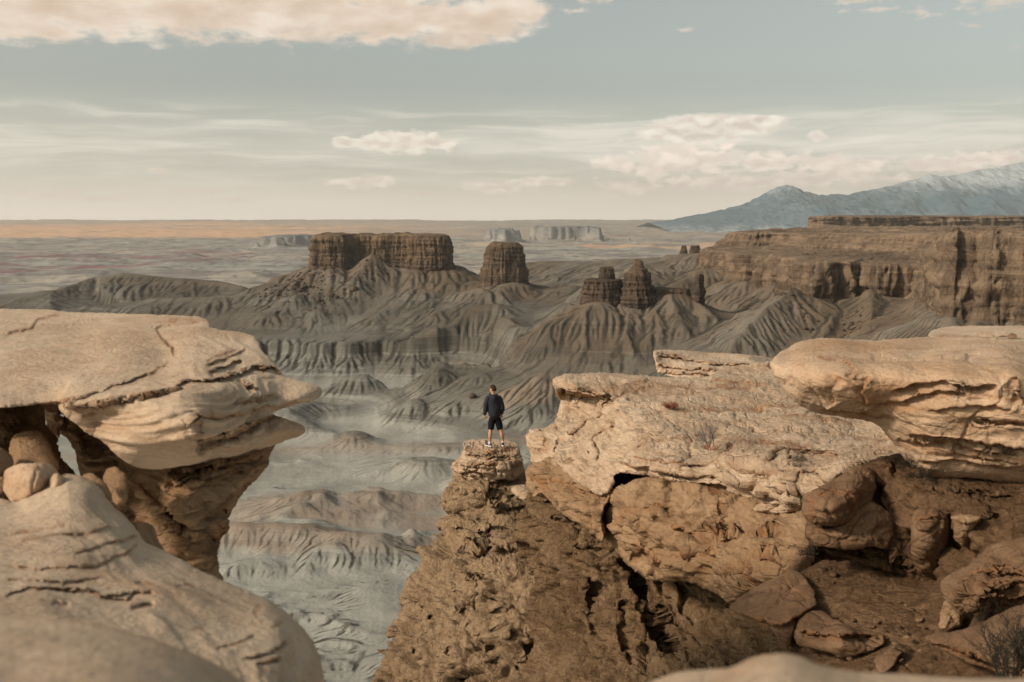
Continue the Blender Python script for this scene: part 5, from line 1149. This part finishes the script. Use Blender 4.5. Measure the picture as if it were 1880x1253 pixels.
# head, turned to the left
hc = Vector((-.09, .015, 1.665)); hr = Matrix.Rotation(R_(52), 3, 'Z') @ Matrix.Rotation(R_(-6), 3, 'X')
def head_pt(p): return hc + hr @ Vector(p)
hb = bmesh.new(); bmesh.ops.create_uvsphere(hb, u_segments=36, v_segments=28, radius=1)
for v in hb.verts:
    x, y, z = v.co
    X_, Y_, Z_ = x * .076, y * .096, z * .118
    if z < 0: X_ *= 1 - .28 * (-z) ** 1.5; Y_ *= 1 - .18 * (-z)          # jaw
    if y > 0: Y_ -= .010 * abs(x)
    if y > .5 and -.75 < z < -.05: Y_ += .010 * sstep(.5, .9, y) * (1 - abs(x) * 2 if abs(x) < .5 else 0)
    if y < 0: Y_ *= 1.04
    # eye sockets, chin
    for sx_ in (-1, 1):
        dd = math.hypot((X_ - sx_ * .030) / .016, (Z_ - .008) / .011)
        if y > .3 and dd < 1: Y_ -= .007 * (1 - dd)
    v.co = head_pt((X_, Y_, Z_))
tmp = bpy.data.meshes.new('t'); hb.to_mesh(tmp); hb.free(); bm.from_mesh(tmp); bpy.data.meshes.remove(tmp)
loft_into(bm, [head_pt((0, .088, .012)), head_pt((0, .100, -.008)), head_pt((0, .112, -.026)), head_pt((0, .094, -.036))], [.007, .010, .016, .012], [.008, .010, .011, .006], n=10)   # nose
loft_into(bm, [head_pt((-.02, .086, -.062)), head_pt((0, .093, -.062)), head_pt((.02, .086, -.062))], [.005, .008, .005], [.005, .008, .005], n=8, up=(0, 0, 1))  # lips
for sx_ in (-1, 1):
    loft_into(bm, [head_pt((sx_ * .070, -.012, -.034)), head_pt((sx_ * .082, -.016, -.005)), head_pt((sx_ * .084, -.020, .018)), head_pt((sx_ * .074, -.012, .030))], [.006, .010, .010, .006], [.010, .016, .018, .010], n=10)   # ears
remeshed('body', bm, .0075, M['skin'], person, 2)
# hair: short, longer on top
bm = bmesh.new(); hb = bmesh.new(); bmesh.ops.create_uvsphere(hb, u_segments=40, v_segments=30, radius=1)
for v in hb.verts:
    x, y, z = v.co; k = 1.06 + .05 * max(z, 0) + .02 * math.sin(23 * x + 17 * y)
    X_, Y_, Z_ = x * .078 * k, y * .099 * k, z * .124 * k
    if y > .15 and z < .45: Y_ = min(Y_, .055); X_ *= .86
    if z < -.30: Z_ = -.30 * .124 + (Z_ + .30 * .124) * .25; X_ *= .88; Y_ *= .92
    if y > .1 and z < .3: Z_ = max(Z_, .03)
    v.co = head_pt((X_, Y_ - .004, Z_ + .004))
remeshed('hair', hb, .008, M['hair'], person, 1, .004, 40, 3)
# hoodie
bm2 = bmesh.new()
loft_into(bm2, *dense([(-.045, 0, .895), (-.045, 0, .93), (-.05, 0, 1.02), (-.055, 0, 1.18), (-.065, -.005, 1.34), (-.07, 0, 1.43), (-.078, 0, 1.49), (-.082, 0, 1.53)], [(.165, .125), (.180, .14), (.185, .15), (.190, .148), (.206, .14), (.18, .118), (.10, .09), (.07, .075)]), n=28)
for sh, el, wr_, sd_ in arms:
    el2 = (el[0] + sd_ * .005, el[1], el[2]); w = Vector(wr_)
    loft_into(bm2, *dense([(sh[0] - sd_ * .08, 0, 1.42), (sh[0] - sd_ * .005, 0, 1.405), ((sh[0] + el[0]) / 2 + sd_ * .01, -.02, 1.29), el2, tuple(w * .55 + Vector(el) * .45), tuple(w + Vector((0, 0, .03))), tuple(w - Vector((0, 0, .005)))], [(.07, .08), (.082, .088), (.072, .078), (.062, .066), (.055, .058), (.048, .050), (.038, .042)]), n=20)
hd = remeshed('hoodie', bm2, .011, M['hoodie'], person, 3, .012, 8, 5)
bm3 = bmesh.new()    # the hood lying on the back
loft_into(bm3, *dense([(-.175, .03, 1.52), (-.155, -.07, 1.485), (-.085, -.15, 1.44), (-.015, -.075, 1.48), (.01, .03, 1.515)], [(.035, .04), (.055, .06), (.085, .055), (.055, .06), (.035, .04)]), up=(0, .2, 1))
loft_into(bm3, *dense([(-.085, -.12, 1.46), (-.08, -.165, 1.40), (-.072, -.15, 1.33)], [(.09, .05), (.075, .035), (.03, .02)]))
remeshed('hood', bm3, .010, M['hoodie'], hd, 3, .006, 14, 7)
bm4 = bmesh.new()    # ribbed hem
loft_into(bm4, [(-.045, 0, .885), (-.045, 0, .90), (-.045, 0, .94), (-.045, 0, .95)], [.150, .168, .172, .16], [.112, .130, .134, .122], n=28)
remeshed('hem', bm4, .009, M['hoodie'], hd, 1)
# shorts
bm5 = bmesh.new()
loft_into(bm5, *dense([(-.042, 0, .94), (-.042, 0, .88), (-.04, 0, .80)], [(.150, .115), (.168, .130), (.150, .12)]), n=26)
for hip, kn in (((-.115, 0, .86), (-.150, .022, .53)), ((.035, 0, .86), (.112, .03, .53))):
    loft_into(bm5, *dense([hip, tuple((Vector(hip) + Vector(kn)) / 2), kn, (kn[0], kn[1], kn[2] - .012)], [(.095, .108), (.098, .105), (.092, .098), (.086, .092)]), n=22)
remeshed('shorts', bm5, .010, M['shorts'], person, 2, .008, 9, 9)
# shoes
for (ax, ay, _), turn in ((LA, 34), (RA, -4)):
    sr = Matrix.Rotation(R_(turn), 3, 'Z')
    f = lambda p: tuple(sr @ Vector(p) + Vector((ax, ay, 0)))
    b6 = bmesh.new()
    loft_into(b6, *dense([f((0, -.062, .06)), f((0, -.03, .075)), f((0, .05, .062)), f((0, .13, .045)), f((0, .185, .035))], [(.034, .042), (.040, .052), (.043, .040), (.046, .030), (.034, .018)]))
    sh_ = remeshed('shoe', b6, .008, M['shoe'], person, 2)
    b7 = bmesh.new()
    loft_into(b7, [f((0, -.080, .018)), f((0, -.06, .018)), f((0, .05, .018)), f((0, .14, .018)), f((0, .195, .022)), f((0, .21, .026))], [.024, .042, .044, .050, .040, .018], [.020, .024, .022, .020, .016, .008])
    remeshed('sole', b7, .008, M['sole'], sh_, 1)
    b8 = bmesh.new(); loft_into(b8, [(ax, ay - .005, .07), (ax, ay - .005, .10), (ax, ay - .005, .155)], [.040, .041, .043], [.048, .049, .050])
    remeshed('sock', b8, .008, M['sock'], person, 1)

# ---------------------------------------------------------------- plants
def twigs(name, base, h, spread, n, mat, label, cat, seed=1, r=.006, up=.5, forks=3, curl=.3, group=None):
    rg = random.Random(seed); V = []; Q_ = []
    def tube(a, b, ra, rb):
        d = (b - a); l = d.length
        if l < 1e-6: return
        d.normalize(); s = d.orthogonal().normalized(); t = d.cross(s); i0_ = len(V)
        for c_, rr_ in ((a, ra), (b, rb)):
            for k in range(3):
                an = 2 * math.pi * k / 3; V.append(c_ + (s * math.cos(an) + t * math.sin(an)) * rr_)
        for k in range(3): Q_.append((i0_ + k, i0_ + (k + 1) % 3, i0_ + 3 + (k + 1) % 3, i0_ + 3 + k))
    def grow(p, d, l, rad, lev):
        k = 3; q = p
        for s_ in range(k):
            d = (d + Vector((rg.gauss(0, curl), rg.gauss(0, curl), rg.gauss(.08, curl * .6))) * .5).normalized()
            q2 = q + d * l / k; tube(q, q2, rad * (1 - s_ / k * .4), rad * (1 - (s_ + 1) / k * .4)); q = q2
            if lev > 0:
                for _ in range(2 if rg.random() < .6 else 1):
                    grow(q, (d + Vector((rg.gauss(0, .6), rg.gauss(0, .6), rg.gauss(.1, .4)))).normalized(), l * rg.uniform(.4, .7), rad * .6, lev - 1)
    for k in range(n):
        a = rg.uniform(0, 2 * math.pi); o_ = Vector((math.cos(a), math.sin(a), 0)) * spread * rg.random() * .4
        d = Vector((math.cos(a) * spread / h * rg.random(), math.sin(a) * spread / h * rg.random(), up + rg.random())).normalized()
        grow(Vector(base) + o_, d, h * rg.uniform(.5, 1), r, forks)
    o = mesh_np(name, np.array([tuple(v) for v in V]), np.array(Q_), mat, smooth=False)
    return tag(o, label, cat, group)
M['dry'] = simple_mat('dry_grey_twigs', (.13, .11, .095), .9, .4, 30)
M['russet'] = simple_mat('russet_grass', (.26, .10, .055), .9, .4, 30)
M['dark_twig'] = simple_mat('blackish_twigs', (.030, .026, .018), .95, .5, 20)
twigs('dry_bush', atv(1300, 822, 17.75), .42, .36, 15, M['dry'], 'leafless thin grey bush on the broad outcrop', 'bush', 3, .0055, .45, 2)
twigs('grass_tuft', atv(1231, 750, 21.6), .14, .26, 60, M['russet'], 'small russet grass tuft on the pale outcrop', 'grass tuft', 5, .007, .5, 1)
twigs('grass_tuft', atv(1305, 826, 17.4), .10, .3, 26, M['russet'], 'low reddish scrub at the foot of the leafless bush', 'grass tuft', 6, .005, .4, 1)
twigs('root_tuft', atv(1668, 858, 11.3), .16, .20, 26, M['dark_twig'], 'dark wiry roots where the big boulder meets the dirt', 'shrub', 7, .0035, .0, 2, .6)
twigs('root_tuft', atv(1692, 876, 11.05), .14, .25, 26, M['dark_twig'], 'tangle of black rootlets just right of the first, under the boulder', 'shrub', 8, .0035, -.1, 2, .6)
twigs('dark_shrub', atv(1850, 1248, 6.35), .30, .24, 26, M['dark_twig'], 'black leafless shrub in the bottom right corner', 'shrub', 9, .004, .5, 2, .35)
twigs('dark_shrub', atv(1893, 1235, 6.3), .34, .22, 22, M['dark_twig'], 'second black shrub, cut off by the right edge', 'shrub', 10, .004, .6, 2, .35)
twigs('dark_shrub', atv(1488, 1020, 11.5), .10, .14, 18, M['dark_twig'], 'small dead tangle of twigs between the brown belly and the dirt bank', 'shrub', 12, .004, .2, 2, .6)
# ---------------------------------------------------------------- loose rock far out
def boulder_far(px, py, Y, r, name='boulder', label=None, mat='mesa', seed=1, sq=(1, 1, .9)):
    x, y, z = at(px, py, Y); z = ground_z(x, y) + r * .5
    bm = bmesh.new(); bmesh.ops.create_icosphere(bm, subdivisions=4, radius=1)
    c = np.array([v.co[:] for v in bm.verts]); k, e = cells(c, 1.3, seed); k2 = fbm(c[:, 0] * 1.5, c[:, 1] * 1.5, c[:, 2] * 1.5, 3, seed)
    for v, a, b in zip(bm.verts, k, k2): v.co = Vector((v.co.x * sq[0], v.co.y * sq[1], v.co.z * sq[2])) * r * (1 + .25 * float(a) + .12 * float(b))
    me = bpy.data.meshes.new(name); bm.to_mesh(me); bm.free(); me.polygons.foreach_set('use_smooth', np.ones(len(me.polygons), bool)); me.materials.append(M[mat])
    o = bpy.data.objects.new(name, me); col.objects.link(o); o.location = (x, y, z)
    return tag(o, label, 'boulder')
boulder_far(868, 736, 890, 3.4, label='lone round boulder on a grey mound in the valley, left of the person', mat='butte', seed=3)
rg = np.random.RandomState(4); Vr = []; Qr = []
bm = bmesh.new(); bmesh.ops.create_icosphere(bm, subdivisions=1, radius=1); iv = np.array([v.co[:] for v in bm.verts]); it_ = np.array([[v.index for v in f.verts] for f in bm.faces]); bm.free()
nb = 0
for (p0, q0, Y0), (p1, q1, Y1), wid, n in [((610, 495, 1500), (500, 575, 1420), 26, 620), ((1565, 575, 870), (1560, 640, 780), 10, 120), ((700, 500, 1490), (560, 600, 1350), 18, 160), ((1440, 520, 900), (1540, 640, 790), 8, 60)]:
    A_ = np.array(at(p0, q0, Y0)); B_ = np.array(at(p1, q1, Y1))
    for k in range(n):
        t = rg.rand(); p = A_ * (1 - t) + B_ * t; x = p[0] + rg.normal() * wid * .6; y = p[1] + rg.normal() * wid
        s = np.exp(rg.normal() * .5) * (1.0 if Y0 > 1200 else .75)
        c = iv * s * (1 + .35 * rg.rand(len(iv), 1)) * np.array([1, 1, .75]) + np.array([x, y, ground_z(x, y) + s * .25])
        Vr.append(c); Qr.append(it_ + nb); nb += len(iv)
ru = mesh_np('rubble', np.concatenate(Vr), np.zeros((0, 4), int), M['butte'], smooth=False, tris=np.concatenate(Qr))
tag(ru, 'fallen blocks strewn down the slopes under the cliffs', 'rubble', kind='stuff')
# ---------------------------------------------------------------- camera
cam = bpy.data.cameras.new('camera'); co = bpy.data.objects.new('camera', cam); col.objects.link(co)
cam.lens = 36 * F / 1880.0; cam.sensor_width = 36; cam.clip_start = .1; cam.clip_end = 90000
co.rotation_euler = (math.pi / 2 - TH, 0, 0)
cam.dof.use_dof = True; cam.dof.focus_distance = 27; cam.dof.aperture_fstop = 2.8
scene.camera = co

# ---------------------------------------------------------------- sun and sky
SUN_AZ, SUN_EL = SUNP          # degrees from straight ahead (+ right), elevation
sun = bpy.data.lights.new('sun', 'SUN'); so = bpy.data.objects.new('sun', sun); col.objects.link(so)
sun.energy = SUN_E; sun.angle = R_(SUN_A); sun.color = (1, .82, .67)
sd = Vector((math.sin(R_(SUN_AZ)) * math.cos(R_(SUN_EL)), math.cos(R_(SUN_AZ)) * math.cos(R_(SUN_EL)), math.sin(R_(SUN_EL))))
so.rotation_euler = sd.to_track_quat('Z', 'Y').to_euler()
world = bpy.data.worlds.new('World'); scene.world = world; world.use_nodes = True
wt = world.node_tree; w_ = N(wt); bg = wt.nodes['Background']
sky = w_.new('ShaderNodeTexSky'); sky.sky_type = 'NISHITA'; sky.sun_disc = False
sky.sun_elevation = R_(SUN_EL); sky.sun_rotation = R_(SUN_AZ); sky.air_density = 1.0; sky.dust_density = 2.5; sky.ozone_density = 1.0
dirv = w_.new('ShaderNodeTexCoord').outputs['Generated']
sep = w_.new('ShaderNodeSeparateXYZ'); w_.put(sep.inputs[0], dirv)
azn = w_.math('MULTIPLY', w_.math('ARCTAN2', sep.outputs[0], sep.outputs[1]), 180 / math.pi)
eln = w_.math('MULTIPLY', w_.math('ARCSINE', sep.outputs[2]), 180 / math.pi)
cmb = w_.new('ShaderNodeCombineXYZ'); w_.put(cmb.inputs[0], azn); w_.put(cmb.inputs[1], eln)
AE = cmb.outputs[0]                                   # azimuth / elevation in degrees
def ae(px, py):
    x, y, z = at(px, py, 1000.0)
    return math.degrees(math.atan2(x, y)), math.degrees(math.atan2(z, math.hypot(x, y)))
skyc = w_.new('ShaderNodeHueSaturation'); skyc.inputs['Saturation'].default_value = .42; skyc.inputs['Value'].default_value = 1.0
w_.put(skyc.inputs['Color'], sky.outputs[0])
base = w_.mix(1.0, skyc.outputs[0], SKY_TINT, 'MULTIPLY')
# noises that give clouds their edges
n1 = w_.noise(w_.vmath('MULTIPLY', AE, (.55, 1.25, 1)), 1.0, 9, .58)
n2 = w_.noise(w_.vmath('MULTIPLY', AE, (1.2, 2.2, 1)), 1.0, 8, .55)
n3 = w_.noise(w_.vmath('MULTIPLY', AE, (1.0, 1.7, 1)), 1.0, 4, .5)
n3b = w_.noise(w_.vmath('MULTIPLY', w_.vmath('ADD', AE, (-.10, .34, 0)), (1.0, 1.7, 1)), 1.0, 4, .5)
AEd = w_.vmath('ADD', AE, w_.vmath('MULTIPLY', w_.new_noise_vec(w_.vmath('MULTIPLY', AE, (.12, .5, 1)), 1.0), (0, 1.6, 0)))
nst = w_.noise(w_.vmath('MULTIPLY', AEd, (.10, 1.35, 1)), 1.0, 7, .56)
def blob(px, py, rx, ry):
    """smooth mask 1..0 around the sky direction of a cloud; sizes in photo pixels"""
    a, e = ae(px, py); k = math.degrees(1 / F)
    d = w_.vmath('LENGTH', w_.vmath('MULTIPLY', w_.vmath('SUBTRACT', AE, (a, e, 0)), (1 / (rx * k), 1 / (ry * k), 0)))
    return w_.math('SUBTRACT', 1.0, d)
def union(lst):
    o = lst[0]
    for b_ in lst[1:]: o = w_.math('MAXIMUM', o, b_)
    return o
def cloud(cur, blobs, noise, amp, lo, hi, lit, shade, opac=1.0, big=False):
    m = w_.math('ADD', union([blob(*b_) for b_ in blobs]), w_.math('MULTIPLY', w_.math('SUBTRACT', noise, .5), amp))
    den = w_.mapr(m, lo, hi, 0, opac, True)
    lightf = w_.mapr(lightf0, .38, .66) if big else w_.mapr(w_.math('SUBTRACT', n3, n3b), -.10, .16, 0, 1)
    core = w_.mapr(m, lo, hi + .75, 1, 0)
    lf_ = w_.math('ADD', w_.math('MULTIPLY', lightf, .6), w_.math('MULTIPLY', core, .55), clamp=True)
    return w_.mix(den, cur, w_.mix(lf_, shade, lit))
K_ = CLOUD_K
def kc(c): return tuple(v * K_ for v in c)
c = base
# pale veil low in the sky, with long streaks
veil = w_.math('MULTIPLY', w_.mapr(eln, 7.6, 3.2, 0, 1, True), w_.mapr(nst, .34, .66, .5, .85))
c = w_.mix(veil, c, kc((1.15, 1.11, .95)))
st2 = w_.math('MULTIPLY', w_.mapr(nst, .48, .74, 0, .5), w_.math('MULTIPLY', w_.mapr(eln, 6.4, 5.4, 0, 1, True), w_.mapr(eln, 1.5, 3.5, 0, 1, True)))
c = w_.mix(st2, c, kc((1.36, 1.30, 1.13)))
brt = w_.math('MULTIPLY', w_.mapr(blob(1400, 262, 640, 60), 0, 1, 0, .85, True), w_.mapr(nst, .35, .6, .3, 1))
c = w_.mix(brt, c, kc((1.40, 1.33, 1.17)))
c = w_.mix(w_.mapr(eln, 3.2, 0.0, 0, .8, True), c, kc((1.85, 1.63, 1.38)))
# cumulus band and single clouds
c = cloud(c, [(1270, 292, 150, 46), (1130, 300, 60, 20), (1200, 308, 100, 24), (1400, 300, 110, 28), (1520, 302, 110, 20), (1590, 304, 60, 16), (1330, 335, 230, 22), (1500, 328, 200, 20), (1720, 302, 130, 18), (1830, 290, 110, 20), (1150, 345, 80, 18)], n2, 2.6, .12, .7, kc((1.75, 1.47, 1.27)), kc((1.12, .97, .85)), .92)
c = cloud(c, [(1310, 232, 165, 26), (1250, 240, 100, 22), (1390, 222, 80, 12), (1290, 250, 90, 12)], n1, .9, .05, .4, kc((1.5, 1.38, 1.2)), kc((.93, .81, .69)), .97)
c = cloud(c, [(1500, 250, 22, 12)], n2, 1.2, .1, .5, kc((1.5, 1.38, 1.2)), kc((1.1, .98, .85)), .8)
c = cloud(c, [(735, 262, 115, 27), (640, 262, 50, 13), (800, 264, 60, 15)], n2, 1.6, .12, .5, kc((1.5, 1.36, 1.17)), kc((.95, .83, .70)), .97)
c = cloud(c, [(665, 336, 75, 13), (700, 331, 35, 10)], n2, 1.6, .12, .6, kc((1.85, 1.6, 1.35)), kc((1.08, .93, .81)), .92)
c = cloud(c, [(910, 345, 85, 14), (1000, 333, 80, 11), (870, 342, 40, 10)], n2, 1.7, .12, .6, kc((1.9, 1.66, 1.4)), kc((1.12, .96, .84)), .95)
c = cloud(c, [(292, 313, 32, 8), (80, 355, 110, 14), (200, 365, 90, 10), (360, 352, 70, 10), (430, 368, 60, 9), (770, 355, 60, 7)], n2, 1.7, .1, .8, kc((1.45, 1.22, 1.0)), kc((1.1, .96, .80)), .6)
lightf0 = w_.noise(w_.vmath('MULTIPLY', AE, (.32, .8, 1)), 1.0, 6, .55)
c = cloud(c, [(120, 10, 330, 62), (420, 20, 330, 62), (700, 30, 260, 56), (850, 40, 160, 48), (930, 20, 100, 34), (40, 45, 130, 34)], n1, 1.5, .02, .5, kc((1.28, 1.12, .95)), kc((.90, .66, .475)), .95, True)
c = cloud(c, [(830, 75, 90, 20), (560, 62, 90, 18)], n2, 1.0, .1, .6, kc((1.08, .92, .76)), kc((.86, .68, .54)), .8)
c = cloud(c, [(1060, 20, 34, 9), (1090, 2, 40, 8), (1690, 22, 40, 16), (1830, 5, 90, 20), (1580, 2, 90, 8), (1775, 48, 26, 6), (1868, 88, 22, 8), (1255, 56, 30, 6), (1600, 18, 60, 6)], n2, 3.4, .2, 1.1, kc((1.05, .93, .79)), kc((.88, .76, .64)), .85)
w_.put(bg.inputs['Color'], c); bg.inputs['Strength'].default_value = SKY_S

# ---------------------------------------------------------------- air
hz = bpy.data.meshes.new('haze'); bm = bmesh.new(); bmesh.ops.create_cube(bm, size=1.0); bm.to_mesh(hz); bm.free()
ho = bpy.data.objects.new('haze', hz); col.objects.link(ho)
zlo, zhi = -290.0, 950.0
ho.scale = (64000, 64000, zhi - zlo); ho.location = (0, 0, (zlo + zhi) / 2)
tag(ho, 'thin warm haze filling the air over the desert', kind='stuff')
hm = bpy.data.materials.new('haze'); hm.use_nodes = True; ht = hm.node_tree
for n_ in list(ht.nodes):
    if n_.type != 'OUTPUT_MATERIAL': ht.nodes.remove(n_)
pv = ht.nodes.new('ShaderNodeVolumePrincipled'); pv.inputs['Density'].default_value = HAZE
pv.inputs['Color'].default_value = (.95, .92, .85, 1); pv.inputs['Anisotropy'].default_value = .2
ht.links.new(pv.outputs[0], [n_ for n_ in ht.nodes if n_.type == 'OUTPUT_MATERIAL'][0].inputs['Volume'])
hz.materials.append(hm)

scene.view_settings.view_transform = 'Standard'; scene.view_settings.look = 'None'
scene.view_settings.exposure = EXPO; scene.view_settings.gamma = 1
scene.cycles.max_bounces = 5; scene.cycles.diffuse_bounces = 3; scene.cycles.volume_bounces = 0
scene.cycles.use_denoising = True; scene.cycles.use_adaptive_sampling = True
